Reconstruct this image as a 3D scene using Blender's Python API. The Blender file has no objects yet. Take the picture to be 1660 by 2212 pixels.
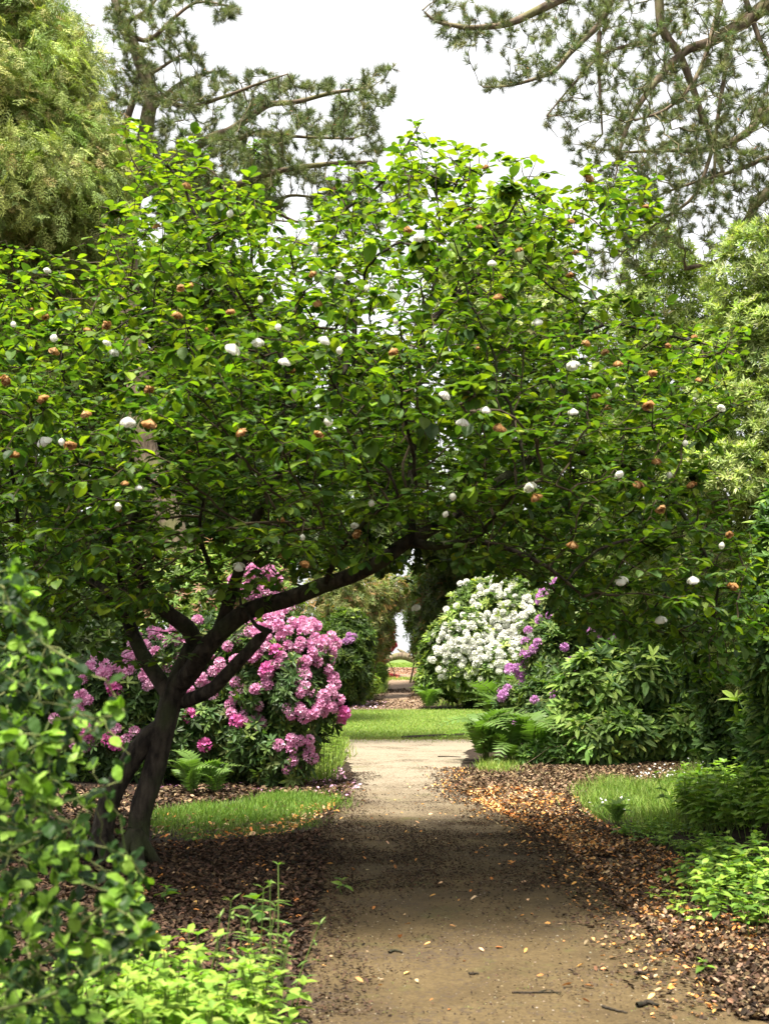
import bpy, math, random
import numpy as np
from mathutils import Vector, noise

RS = np.random.RandomState(7)
random.seed(7)
R_ = math.radians
sc = bpy.context.scene
C = sc.collection

# ------------------------------------------------------------------ camera, sky, sun, exposure
CAM_H = 1.6
F_PX = 1280.0                      # focal length in pixels of a 1024 px high picture
PITCH = math.atan(142.6 / F_PX)
cam_d = bpy.data.cameras.new('camera')
cam = bpy.data.objects.new('camera', cam_d)
C.objects.link(cam)
cam.location = (0, 0, CAM_H)
cam.rotation_euler = (math.pi / 2 + PITCH, 0, 0)
cam_d.sensor_fit = 'VERTICAL'
cam_d.sensor_height = 36
cam_d.lens = 45
cam_d.clip_end = 20000
cam_d.clip_start = 0.05
cam_d.dof.use_dof = True
cam_d.dof.focus_distance = 20
cam_d.dof.aperture_fstop = 5.0
sc.camera = cam

SUN_EL, SUN_AZ = 72, 150           # elevation; azimuth measured from +Y (away from camera) towards -X
world = bpy.data.worlds.new('World')
sc.world = world
world.use_nodes = True
nt = world.node_tree
bg = nt.nodes['Background']
sky = nt.nodes.new('ShaderNodeTexSky')
sky.sky_type = 'NISHITA'
sky.sun_disc = False
sky.sun_elevation = R_(SUN_EL)
sky.sun_rotation = R_(-SUN_AZ)
sky.air_density = 1.0
sky.dust_density = 4.0
hs = nt.nodes.new('ShaderNodeHueSaturation')
hs.inputs['Saturation'].default_value = 0.1
hs.inputs['Value'].default_value = 1.6
nt.links.new(sky.outputs[0], hs.inputs['Color'])
ov = nt.nodes.new('ShaderNodeMix'); ov.data_type = 'RGBA'; ov.inputs[0].default_value = 0.6   # thin even cloud cover
ov.inputs[7].default_value = (12.0, 12.15, 12.3, 1)
nt.links.new(hs.outputs[0], ov.inputs[6])
nt.links.new(ov.outputs[2], bg.inputs[0])
bg.inputs[1].default_value = 0.05

sun_d = bpy.data.lights.new('sun', 'SUN')
sun_d.energy = 5.0
sun_d.angle = R_(10)
sun_d.color = (1.0, 0.95, 0.83)
sun = bpy.data.objects.new('sun', sun_d)
C.objects.link(sun)
sdir = Vector((-math.sin(R_(SUN_AZ)) * math.cos(R_(SUN_EL)), math.cos(R_(SUN_AZ)) * math.cos(R_(SUN_EL)), math.sin(R_(SUN_EL))))
sun.rotation_euler = sdir.to_track_quat('Z', 'Y').to_euler()
sun.location = (0, 0, 30)

sc.view_settings.view_transform = 'Standard'
sc.view_settings.look = 'None'
sc.view_settings.gamma = 1
sc.view_settings.exposure = 1.5
sc.render.engine = 'CYCLES'
cy = sc.cycles
cy.max_bounces = 6
cy.diffuse_bounces = 2
cy.glossy_bounces = 2
cy.transmission_bounces = 4
cy.caustics_reflective = False
cy.caustics_refractive = False
cy.use_denoising = True

# ------------------------------------------------------------------ picture <-> place
K = 1024 / 2212 / F_PX


def ray(u, v):
    dx = (u - 830) * K
    dy = (1106 - v) * K
    return np.array([dx, math.cos(PITCH) - dy * math.sin(PITCH), math.sin(PITCH) + dy * math.cos(PITCH)])


def P(u, v, Y):
    d = ray(u, v)
    t = Y / d[1]
    return np.array([d[0] * t, Y, CAM_H + d[2] * t])


def Pv(u, v, Y):
    u, v, Y = map(np.asarray, (u, v, Y))
    dx = (u - 830) * K
    dy = (1106 - v) * K
    t = Y / (math.cos(PITCH) - dy * math.sin(PITCH))
    return np.stack([dx * t, Y + 0 * t, CAM_H + (math.sin(PITCH) + dy * math.cos(PITCH)) * t], -1)


def sm(a, b, x):
    t = np.clip((x - a) / (b - a), 0, 1)
    return t * t * (3 - 2 * t)


def H(x, y):
    """height of the ground"""
    x = np.asarray(x, float)
    y = np.asarray(y, float)
    h = 0.75 * sm(38, 82, y) - 5.0 * sm(230, 420, y)
    h = h + 0.65 * sm(2.3, 4.6, x) * (1 - sm(10, 16, y)) * sm(3, 7, y)
    h = h + 0.10 * sm(-0.8, -3.5, x) * (1 - sm(12, 18, y))
    h = h + 0.05 * np.sin(x * 0.9 + 1) * np.sin(y * 0.6) * sm(1.5, 4, np.abs(x - 0.5))
    return h


def G(u, v):
    d = ray(u, v)
    t = 1.0
    for _ in range(4000):
        p = d * t
        if CAM_H + p[2] <= float(H(p[0], p[1])):
            break
        t += 0.05
        if p[1] > 170:
            break
    p = d * t
    return np.array([p[0], p[1], float(H(p[0], p[1]))])


# ------------------------------------------------------------------ materials
def new_mat(name):
    m = bpy.data.materials.new(name)
    m.use_nodes = True
    n = m.node_tree
    n.nodes.clear()
    return m, n, n.nodes, n.links


def leaf_mat(name, rough=0.45, trans=0.4, spec=0.35, tmul=(1.15, 1.35, 0.45)):
    m, n, N, L = new_mat(name)
    out = N.new('ShaderNodeOutputMaterial')
    at = N.new('ShaderNodeAttribute'); at.attribute_name = 'Col'
    pr = N.new('ShaderNodeBsdfPrincipled')
    pr.inputs['Roughness'].default_value = rough
    pr.inputs['Specular IOR Level'].default_value = spec
    tr = N.new('ShaderNodeBsdfTranslucent')
    mu = N.new('ShaderNodeMix'); mu.data_type = 'RGBA'; mu.blend_type = 'MULTIPLY'; mu.inputs[0].default_value = 1
    mu.inputs[7].default_value = (*tmul, 1)
    mx = N.new('ShaderNodeMixShader'); mx.inputs[0].default_value = trans
    L.new(at.outputs['Color'], pr.inputs['Base Color'])
    L.new(at.outputs['Color'], mu.inputs[6])
    L.new(mu.outputs[2], tr.inputs[0])
    L.new(pr.outputs[0], mx.inputs[1]); L.new(tr.outputs[0], mx.inputs[2])
    L.new(mx.outputs[0], out.inputs[0])
    return m


def bark_mat(name, c1, c2, scale=14, bump=0.5, moss=None, stretch=0.35):
    m, n, N, L = new_mat(name)
    out = N.new('ShaderNodeOutputMaterial')
    pr = N.new('ShaderNodeBsdfPrincipled'); pr.inputs['Roughness'].default_value = 0.9
    pr.inputs['Specular IOR Level'].default_value = 0.2
    tc = N.new('ShaderNodeTexCoord')
    mp = N.new('ShaderNodeMapping'); mp.inputs['Scale'].default_value = (1, 1, stretch)
    no = N.new('ShaderNodeTexNoise'); no.inputs['Scale'].default_value = scale; no.inputs['Detail'].default_value = 6
    cr = N.new('ShaderNodeValToRGB')
    cr.color_ramp.elements[0].position = 0.35; cr.color_ramp.elements[0].color = (*c1, 1)
    cr.color_ramp.elements[1].position = 0.68; cr.color_ramp.elements[1].color = (*c2, 1)
    L.new(tc.outputs['Object'], mp.inputs[0]); L.new(mp.outputs[0], no.inputs[0]); L.new(no.outputs[0], cr.inputs[0])
    colout = cr.outputs[0]
    if moss:
        n2 = N.new('ShaderNodeTexNoise'); n2.inputs['Scale'].default_value = 3; n2.inputs['Detail'].default_value = 4
        r2 = N.new('ShaderNodeValToRGB'); r2.color_ramp.elements[0].position = 0.5; r2.color_ramp.elements[1].position = 0.65
        L.new(tc.outputs['Object'], n2.inputs[0]); L.new(n2.outputs[0], r2.inputs[0])
        mm = N.new('ShaderNodeMix'); mm.data_type = 'RGBA'
        L.new(r2.outputs[0], mm.inputs[0]); L.new(cr.outputs[0], mm.inputs[6]); mm.inputs[7].default_value = (*moss, 1)
        colout = mm.outputs[2]
    L.new(colout, pr.inputs['Base Color'])
    vo = N.new('ShaderNodeTexNoise'); vo.inputs['Scale'].default_value = scale * 2.2; vo.inputs['Detail'].default_value = 4
    L.new(mp.outputs[0], vo.inputs[0])
    bp = N.new('ShaderNodeBump'); bp.inputs['Strength'].default_value = bump; bp.inputs['Distance'].default_value = 0.03
    L.new(vo.outputs[0], bp.inputs['Height']); L.new(bp.outputs[0], pr.inputs['Normal'])
    L.new(pr.outputs[0], out.inputs[0])
    return m


def ground_mat(name, stops, scale=(3, 40), detail_stops=None, bump=0.6, rough=0.95, moss=None, speck=None, moss_band=(0.52, 0.68), dry=None):
    """two layers of noise picking between real surface colours"""
    m, n, N, L = new_mat(name)
    out = N.new('ShaderNodeOutputMaterial')
    pr = N.new('ShaderNodeBsdfPrincipled'); pr.inputs['Roughness'].default_value = rough
    pr.inputs['Specular IOR Level'].default_value = 0.25
    ge = N.new('ShaderNodeNewGeometry')

    def noi(s, d=5, ro=0.6):
        x = N.new('ShaderNodeTexNoise'); x.inputs['Scale'].default_value = s; x.inputs['Detail'].default_value = d
        x.inputs['Roughness'].default_value = ro
        L.new(ge.outputs['Position'], x.inputs['Vector'])
        return x

    def ramp(src, st):
        r = N.new('ShaderNodeValToRGB')
        e = r.color_ramp.elements
        while len(e) < len(st):
            e.new(0.5)
        for i, (p, c) in enumerate(st):
            e[i].position = p; e[i].color = (*c, 1)
        L.new(src, r.inputs[0])
        return r

    a = noi(scale[0], 8)
    base = ramp(a.outputs[0], stops).outputs[0]
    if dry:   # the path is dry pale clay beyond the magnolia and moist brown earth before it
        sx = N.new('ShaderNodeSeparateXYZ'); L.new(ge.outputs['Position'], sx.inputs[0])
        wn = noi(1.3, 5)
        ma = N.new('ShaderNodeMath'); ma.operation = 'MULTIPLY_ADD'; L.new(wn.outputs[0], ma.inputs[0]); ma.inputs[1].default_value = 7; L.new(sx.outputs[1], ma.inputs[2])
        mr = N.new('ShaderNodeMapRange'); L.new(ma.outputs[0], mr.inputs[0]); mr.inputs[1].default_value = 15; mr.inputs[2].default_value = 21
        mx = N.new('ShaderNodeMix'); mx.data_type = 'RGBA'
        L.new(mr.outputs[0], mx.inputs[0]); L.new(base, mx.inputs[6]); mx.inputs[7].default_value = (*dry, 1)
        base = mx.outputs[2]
    if detail_stops:
        b = noi(scale[1], 6, 0.7)
        d = ramp(b.outputs[0], detail_stops)
        mx = N.new('ShaderNodeMix'); mx.data_type = 'RGBA'; mx.blend_type = 'MULTIPLY'; mx.inputs[0].default_value = 1
        L.new(base, mx.inputs[6]); L.new(d.outputs[0], mx.inputs[7])
        base = mx.outputs[2]
    if speck:
        s1 = noi(speck[0], 6, 0.75)
        s2 = noi(1.1, 4)
        ad = N.new('ShaderNodeMath'); ad.operation = 'MULTIPLY_ADD'
        L.new(s2.outputs[0], ad.inputs[0]); ad.inputs[1].default_value = 0.6; L.new(s1.outputs[0], ad.inputs[2])
        rr = ramp(ad.outputs[0], [(speck[1], (0, 0, 0)), (speck[1] + 0.05, (1, 1, 1))])
        mx = N.new('ShaderNodeMix'); mx.data_type = 'RGBA'
        L.new(rr.outputs[0], mx.inputs[0]); L.new(base, mx.inputs[6]); mx.inputs[7].default_value = (*speck[2], 1)
        base = mx.outputs[2]
    if moss:
        s1 = noi(1.7, 7, 0.7)
        rr = ramp(s1.outputs[0], [(moss_band[0], (0, 0, 0)), (moss_band[1], (1, 1, 1))])
        mx = N.new('ShaderNodeMix'); mx.data_type = 'RGBA'
        L.new(rr.outputs[0], mx.inputs[0]); L.new(base, mx.inputs[6]); mx.inputs[7].default_value = (*moss, 1)
        base = mx.outputs[2]
    L.new(base, pr.inputs['Base Color'])
    bb = noi(60, 8, 0.75)
    bp = N.new('ShaderNodeBump'); bp.inputs['Strength'].default_value = bump; bp.inputs['Distance'].default_value = 0.02
    L.new(bb.outputs[0], bp.inputs['Height']); L.new(bp.outputs[0], pr.inputs['Normal'])
    L.new(pr.outputs[0], out.inputs[0])
    return m


M_leaf = leaf_mat('broad_leaf', 0.45, 0.38, 0.22)
M_mag = leaf_mat('magnolia_leaf', 0.5, 0.45, 0.2, (1.42, 1.5, 0.32))
M_glossy = leaf_mat('glossy_leaf', 0.45, 0.3, 0.15)
M_needle = leaf_mat('needle', 0.55, 0.15, 0.25)
M_petal = leaf_mat('petal', 0.6, 0.35, 0.2, (1, 1, 1))
M_litter = leaf_mat('litter', 0.8, 0.05, 0.2, (1, 1, 1))
M_grass = leaf_mat('grass_blade', 0.55, 0.3, 0.25)
M_bark = bark_mat('dark_bark', (0.012, 0.009, 0.007), (0.06, 0.048, 0.035), 22, 0.8, moss=(0.04, 0.045, 0.02))
M_twig = bark_mat('twig_bark', (0.035, 0.025, 0.016), (0.08, 0.06, 0.035), 20, 0.2)
M_pine = bark_mat('pine_bark', (0.09, 0.065, 0.045), (0.25, 0.19, 0.135), 9, 0.9, moss=(0.16, 0.15, 0.07), stretch=0.3)
M_pinetwig = bark_mat('pine_twig', (0.09, 0.08, 0.045), (0.20, 0.17, 0.09), 9, 0.4)
M_stem = bark_mat('shrub_stem', (0.07, 0.055, 0.035), (0.17, 0.13, 0.08), 20, 0.3)
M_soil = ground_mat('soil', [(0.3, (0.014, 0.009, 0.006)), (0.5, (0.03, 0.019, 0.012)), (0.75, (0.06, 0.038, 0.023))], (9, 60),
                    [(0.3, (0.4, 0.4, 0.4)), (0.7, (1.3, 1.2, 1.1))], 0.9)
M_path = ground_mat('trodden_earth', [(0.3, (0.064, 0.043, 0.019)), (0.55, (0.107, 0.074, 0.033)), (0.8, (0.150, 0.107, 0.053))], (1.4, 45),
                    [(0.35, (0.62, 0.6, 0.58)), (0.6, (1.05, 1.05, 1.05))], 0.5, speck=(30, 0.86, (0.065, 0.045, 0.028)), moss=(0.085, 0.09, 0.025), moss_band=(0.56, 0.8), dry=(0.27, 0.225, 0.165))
M_far = ground_mat('reddish_earth', [(0.3, (0.20, 0.125, 0.08)), (0.55, (0.30, 0.21, 0.145)), (0.8, (0.36, 0.27, 0.20))], (0.8, 20),
                   [(0.35, (0.6, 0.58, 0.55)), (0.6, (1.05, 1.05, 1.05))], 0.5, speck=(9, 0.86, (0.09, 0.055, 0.035)))
M_lawn = ground_mat('lawn_soil', [(0.3, (0.10, 0.15, 0.035)), (0.7, (0.16, 0.22, 0.05))], (2, 60), [(0.3, (0.5, 0.5, 0.5)), (0.7, (1.2, 1.2, 1.1))], 0.6)


# ------------------------------------------------------------------ mesh gathering
class Acc:
    def __init__(s):
        s.v = []; s.c = []; s.f = {3: [], 4: []}; s.n = 0; s.smooth = False

    def raw(s, v, f, c):
        v = np.asarray(v, np.float32).reshape(-1, 3)
        f = np.asarray(f, np.int32)
        c = np.asarray(c, np.float32)
        if c.ndim == 1:
            c = np.tile(c, (len(v), 1))
        s.v.append(v); s.c.append(c[:, :3]); s.f[f.shape[1]].append(f + s.n); s.n += len(v)

    def inst(s, tpl, pos, R, S, col):
        tv, tf = tpl
        pos = np.asarray(pos, float)
        n, k = len(pos), len(tv)
        if n == 0:
            return
        S = np.asarray(S, float)
        if S.ndim == 0:
            S = np.full(n, float(S))
        if S.ndim == 1:
            S = np.repeat(S[:, None], 3, 1)
        loc = tv[None] * S[:, None, :]
        w = np.einsum('nij,nkj->nki', R, loc) + pos[:, None, :]
        col = np.asarray(col, float)
        if col.ndim == 1:
            col = np.tile(col, (n, 1))
        cc = np.repeat(col, k, 0)
        ff = (tf[None] + (np.arange(n) * k)[:, None, None]).reshape(-1, tf.shape[1])
        s.raw(w.reshape(-1, 3), ff, cc)

    def tube(s, pts, rad, sides=6, col=(0.1, 0.08, 0.05), cap=True):
        pts = np.asarray(pts, float); rad = np.asarray(rad, float)
        m = len(pts)
        t = np.gradient(pts, axis=0)
        t /= np.linalg.norm(t, axis=1)[:, None] + 1e-9
        ref = np.array([0, 0, 1.0]) if abs(t[:, 2]).mean() < 0.8 else np.array([1.0, 0, 0])
        a = np.cross(t, ref); a /= np.linalg.norm(a, axis=1)[:, None] + 1e-9
        b = np.cross(t, a)
        th = np.linspace(0, 2 * math.pi, sides, endpoint=False)
        ring = pts[:, None] + rad[:, None, None] * (np.cos(th)[None, :, None] * a[:, None] + np.sin(th)[None, :, None] * b[:, None])
        i = np.arange(m - 1)[:, None] * sides
        j = np.arange(sides)[None]
        j2 = (j + 1) % sides
        f = np.stack([i + j, i + j2, i + sides + j2, i + sides + j], -1).reshape(-1, 4)
        s.raw(ring.reshape(-1, 3), f, np.array(col))
        if cap and rad[-1] > 0.006:
            nb = s.n
            s.raw(np.vstack([ring[-1], pts[-1] + t[-1] * rad[-1] * 0.4]), [[k, (k + 1) % sides, sides] for k in range(sides)], np.array(col))

    def build(s, name, mat, parent=None, smooth=False):
        me = bpy.data.meshes.new(name)
        V = np.concatenate(s.v); Cc = np.concatenate(s.c)
        origin = None
        if parent is not None:
            V = V - np.array(parent.location, np.float32)
        f3 = np.concatenate(s.f[3]) if s.f[3] else np.zeros((0, 3), np.int32)
        f4 = np.concatenate(s.f[4]) if s.f[4] else np.zeros((0, 4), np.int32)
        me.vertices.add(len(V)); me.vertices.foreach_set('co', V.astype(np.float32).ravel())
        nl = f3.size + f4.size
        me.loops.add(nl); me.loops.foreach_set('vertex_index', np.concatenate([f3.ravel(), f4.ravel()]).astype(np.int32))
        me.polygons.add(len(f3) + len(f4))
        st = np.concatenate([np.arange(len(f3)) * 3, f3.size + np.arange(len(f4)) * 4]).astype(np.int32)
        me.polygons.foreach_set('loop_start', st)
        me.update(calc_edges=True)
        at = me.attributes.new('Col', 'FLOAT_COLOR', 'POINT')
        at.data.foreach_set('color', np.concatenate([Cc, np.ones((len(Cc), 1), np.float32)], 1).astype(np.float32).ravel())
        if smooth:
            me.shade_smooth()
        else:
            me.shade_flat()
        me.materials.append(mat)
        o = bpy.data.objects.new(name, me)
        C.objects.link(o)
        if parent is not None:
            o.parent = parent
        return o


def thing(name, label, cat, loc=(0, 0, 0), group=None):
    o = bpy.data.objects.new(name, None)
    C.objects.link(o)
    o.location = tuple(float(x) for x in loc)
    o.empty_display_size = 0.2
    o['label'] = label; o['category'] = cat
    if group:
        o['group'] = group
    return o


def tag(o, label=None, cat=None, group=None, kind=None):
    if label: o['label'] = label
    if cat: o['category'] = cat
    if group: o['group'] = group
    if kind: o['kind'] = kind
    return o


def unit(a):
    a = np.asarray(a, float)
    return a / (np.linalg.norm(a, axis=-1, keepdims=True) + 1e-9)


def frames(d, n):
    d = unit(d)
    x = unit(np.cross(d, n))
    n2 = np.cross(x, d)
    return np.stack([x, d, n2], -1)


def rdir(n):
    return unit(RS.normal(size=(n, 3)))


def pal(n, cols, jit=0.18, w=None):
    cols = np.array(cols, float)
    i = RS.choice(len(cols), n, p=None if w is None else np.array(w) / sum(w))
    c = cols[i] * (1 + jit * RS.normal(size=(n, 1))) * (1 + 0.06 * RS.normal(size=(n, 3)))
    return np.clip(c, 0.004, 0.95)


def leaf(ts, ws, fold=0.15, droop=0.15, wave=0.0):
    """leaf blade along +Y, 1 long; tris"""
    v = [(0, 0, 0)]
    for i, (t, w) in enumerate(zip(ts, ws)):
        z = -droop * t * t
        s = wave * (1 if i % 2 else -1)
        v += [(-w, t, z + fold * w + s), (0, t, z), (w, t, z + fold * w - s)]
    v.append((0, 1, -droop))
    f = [(0, 2, 1), (0, 3, 2)]
    for i in range(len(ts) - 1):
        a = 1 + 3 * i; b = a + 3
        f += [(a, a + 1, b + 1), (a, b + 1, b), (a + 1, a + 2, b + 2), (a + 1, b + 2, b + 1)]
    a = 1 + 3 * (len(ts) - 1); e = len(v) - 1
    f += [(a, a + 1, e), (a + 1, a + 2, e)]
    return np.array(v, float), np.array(f, np.int32)


T_mag = leaf([0.18, 0.42, 0.68, 0.88], [0.17, 0.31, 0.35, 0.22], 0.18, 0.12)
T_mag2 = leaf([0.18, 0.42, 0.68, 0.88], [0.2, 0.33, 0.33, 0.2], 0.35, 0.3, 0.01)
T_rho = leaf([0.2, 0.5, 0.8], [0.08, 0.145, 0.115], 0.35, 0.22)
T_rho_s = leaf([0.5], [0.15], 0.3, 0.2)
T_rho_m = leaf([0.3, 0.72], [0.12, 0.14], 0.3, 0.25)
T_nar = leaf([0.45], [0.11], 0.3, 0.15)
T_ova = leaf([0.25, 0.55, 0.8], [0.24, 0.27, 0.13], 0.25, 0.3)
T_ova_s = leaf([0.4], [0.3], 0.25, 0.2)
T_hol = leaf([0.15, 0.35, 0.58, 0.8, 0.93], [0.17, 0.27, 0.31, 0.24, 0.13], 0.28, 0.2, 0.02)
T_lit = leaf([0.3, 0.7], [0.22, 0.24], 0.6, -0.25)
T_bld = (np.array([(-.5, 0, 0), (.5, 0, 0), (.35, .55, 0.06), (-.35, .55, .06), (0, 1, .28)], float) * 1.0, np.array([(0, 1, 2), (0, 2, 3), (3, 2, 4)], np.int32))


def rosettes(acc, pos, axis, tpl, k, length, cols, el=(10, 45), jl=0.2):
    """whorls of k leaves round each axis"""
    n = len(pos)
    axis = unit(axis)
    ref = np.where(np.abs(axis[:, 2:3]) < 0.9, np.array([[0, 0, 1.0]]), np.array([[1.0, 0, 0]]))
    e1 = unit(np.cross(axis, ref)); e2 = np.cross(axis, e1)
    ph0 = RS.uniform(0, 6.28, n)
    base = cols
    for i in range(k):
        ph = ph0 + i * 6.283 / k + RS.normal(0, 0.2, n)
        e = np.radians(RS.uniform(el[0], el[1], n))
        rad = np.cos(ph)[:, None] * e1 + np.sin(ph)[:, None] * e2
        d = np.cos(e)[:, None] * rad + np.sin(e)[:, None] * axis
        nn = -np.sin(e)[:, None] * rad + np.cos(e)[:, None] * axis
        L = length * (1 + jl * RS.normal(size=n))
        acc.inst(tpl, pos + axis * RS.uniform(-0.15, 0.05, (n, 1)) * length, frames(d, nn + 0.15 * RS.normal(size=(n, 3))), L, np.clip(base * (1 + 0.12 * RS.normal(size=(n, 1))), 0.004, 0.9))


class Lumps:
    """a crown or shrub made of overlapping rounded masses"""
    def __init__(s, el, lift=0.0):
        s.c = np.array([P(e[0], e[1], e[2]) for e in el])
        s.c[:, 2] += lift
        s.r = np.array([(e[3] * K * e[2], e[5], e[4] * K * e[2]) for e in el])
        s.w = s.r[:, 0] * s.r[:, 2] + s.r[:, 0] * s.r[:, 1]

    def sample(s, n, shell=0.25, bump=0.16, front=0.75, zmin=0.02, freq=2.2, cut=0.62):
        out_p, out_n = [], []
        tot = 0
        while tot < n:
            m = n * 2
            i = RS.choice(len(s.c), m, p=s.w / s.w.sum())
            d = rdir(m)
            flip = (d[:, 1] > 0) & (RS.rand(m) < front)
            d[flip, 1] *= -1
            q = s.c[i] + d * s.r[i]
            nb = np.array([noise.noise(Vector(x * freq)) for x in q])
            rr = (1 - np.abs(RS.normal(0, shell, m))) * (1 + bump * nb * 2)
            p = s.c[i] + d * s.r[i] * rr[:, None]
            ok = (p[:, 2] > H(p[:, 0], p[:, 1]) + zmin) & (rr > 0.05)
            for j in range(len(s.c)):
                q = np.linalg.norm((p - s.c[j]) / s.r[j], axis=1)
                ok &= ~((i != j) & (q < cut) & (rr > 0.6))
            nn = unit(d / s.r[i])
            out_p.append(p[ok]); out_n.append(nn[ok]); tot += ok.sum()
        return np.concatenate(out_p)[:n], np.concatenate(out_n)[:n]

    def hit(s, u, v):
        d = ray(u, v); o = np.array([0, 0, CAM_H])
        best = None
        for c, r in zip(s.c, s.r):
            a = (o - c) / r; b = d / r
            A = b @ b; B = 2 * a @ b; Cq = a @ a - 1
            D = B * B - 4 * A * Cq
            if D > 0:
                t = (-B - math.sqrt(D)) / (2 * A)
                if t > 0 and (best is None or t < best[0]):
                    p = o + d * t
                    best = (t, p, unit((p - c) / r / r))
        if best is None:
            j = np.argmin([np.linalg.norm((P(u, v, c[1]) - c) / r) for c, r in zip(s.c, s.r)])
            p = P(u, v, s.c[j][1]); return p, unit((p - s.c[j]) / s.r[j] + np.array([0, -0.4, 0]))
        return best[1], best[2]


def stems(acc, base, tips, r0, spread=0.35, sides=5, sag=0.15):
    for t in tips:
        b = base + np.array([RS.normal(0, spread), RS.normal(0, spread * 0.6), 0])
        b[2] = float(H(b[0], b[1])) - 0.05
        mid = b * 0.45 + t * 0.55 + np.array([RS.normal(0, .12), RS.normal(0, .12), sag])
        m2 = b * 0.8 + t * 0.2 + np.array([RS.normal(0, .08), RS.normal(0, .08), 0])
        ctrl = np.array([b, m2, mid, t])
        q = smooth_line(ctrl, 9)
        q += RS.normal(0, 0.012, q.shape)
        acc.tube(q, np.linspace(r0, r0 * 0.22, len(q)) * RS.uniform(0.6, 1.1), sides)


def smooth_line(pts, n):
    """catmull-rom through the points"""
    pts = np.asarray(pts, float)
    Q = np.vstack([2 * pts[0] - pts[1], pts, 2 * pts[-1] - pts[-2]])
    seg = np.linspace(0, len(pts) - 1 - 1e-6, n)
    i = seg.astype(int); t = (seg - i)[:, None]
    p0, p1, p2, p3 = Q[i], Q[i + 1], Q[i + 2], Q[i + 3]
    return 0.5 * (2 * p1 + (p2 - p0) * t + (2 * p0 - 5 * p1 + 4 * p2 - p3) * t ** 2 + (3 * p1 - p0 - 3 * p2 + p3) * t ** 3)


# ------------------------------------------------------------------ flowers shared by many plants
def truss_mesh(name, cols, mat, nf=13, seed=1, throat=None):
    rs = np.random.RandomState(seed)
    a = Acc()
    petal = leaf([0.35, 0.75], [0.17, 0.27], 0.25, -0.05, 0.03)
    for k in range(nf):
        z = 1 - (k + 0.5) / nf * 1.15
        ph = k * 2.4
        s = math.sqrt(max(0, 1 - z * z))
        d = np.array([s * math.cos(ph), s * math.sin(ph), z])
        d = unit(d + rs.normal(0, 0.12, 3))
        e1 = unit(np.cross(d, [0.3, 0.2, 0.9])); e2 = np.cross(d, e1)
        c = np.array(cols[rs.randint(len(cols))]) * (1 + rs.normal(0, .08))
        pos, RR = [], []
        for j in range(5):
            f = j * 1.2566 + rs.normal(0, 0.1)
            r = math.cos(f) * e1 + math.sin(f) * e2
            dd = unit(0.62 * d + 0.78 * r)
            pos.append(d * 0.48 + r * 0.02); RR.append(frames(dd[None], (0.78 * d - 0.62 * r)[None])[0])
        a.inst(petal, np.array(pos), np.array(RR), 0.62, np.clip(c, 0, 0.95))
        # stamens
        th = throat if throat is not None else c * 0.7
        for j in range(3):
            dd = unit(d + rs.normal(0, 0.2, 3))
            a.inst((np.array([(-.02, 0, 0), (.02, 0, 0), (0, 1, 0)]), np.array([[0, 1, 2]], np.int32)), (d * 0.45)[None], frames(dd[None], e1[None]), 0.5, np.array(th))
    o = a.build(name, mat)
    me = o.data
    bpy.data.objects.remove(o)
    return me


def link_mesh(name, me, parent, loc, axis, scale, spin=None, label=None):
    o = bpy.data.objects.new(name, me)
    C.objects.link(o)
    o.parent = parent
    o.location = Vector(loc) - parent.location if parent else Vector(loc)
    q = Vector(axis).to_track_quat('Z', 'Y')
    from mathutils import Quaternion
    o.rotation_mode = 'QUATERNION'
    o.rotation_quaternion = q @ Quaternion((0, 0, 1), random.uniform(0, 6.28) if spin is None else spin)
    o.scale = (scale * random.uniform(.92, 1.08),) * 3
    if label: o['label'] = label
    return o


def in_poly(u, v, poly):
    poly = np.asarray(poly, float)
    u = np.asarray(u); v = np.asarray(v)
    r = np.zeros(u.shape, bool)
    j = len(poly) - 1
    for i in range(len(poly)):
        xi, yi = poly[i]; xj, yj = poly[j]
        c = ((yi > v) != (yj > v)) & (u < (xj - xi) * (v - yi) / (yj - yi + 1e-12) + xi)
        r ^= c
        j = i
    return r


def poly_dist(u, v, poly):
    poly = np.asarray(poly, float)
    best = np.full(u.shape, 1e9)
    p = np.stack([u, v], -1)
    for i in range(len(poly)):
        a = poly[i]; b = poly[(i + 1) % len(poly)]
        t = np.clip(((p - a) @ (b - a)) / ((b - a) @ (b - a)), 0, 1)
        best = np.minimum(best, np.linalg.norm(p - (a + t[:, None] * (b - a)), axis=1))
    return best


def sample_poly(n, poly, dens=None):
    poly = np.asarray(poly, float)
    lo, hi = poly.min(0), poly.max(0)
    U, Vv = [], []
    tot = 0
    while tot < n:
        u = RS.uniform(lo[0], hi[0], n * 2); v = RS.uniform(lo[1], hi[1], n * 2)
        k = in_poly(u, v, poly)
        if dens is not None:
            k &= RS.rand(len(u)) < dens(u, v)
        U.append(u[k]); Vv.append(v[k]); tot += k.sum()
    return np.concatenate(U)[:n], np.concatenate(Vv)[:n]


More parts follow.
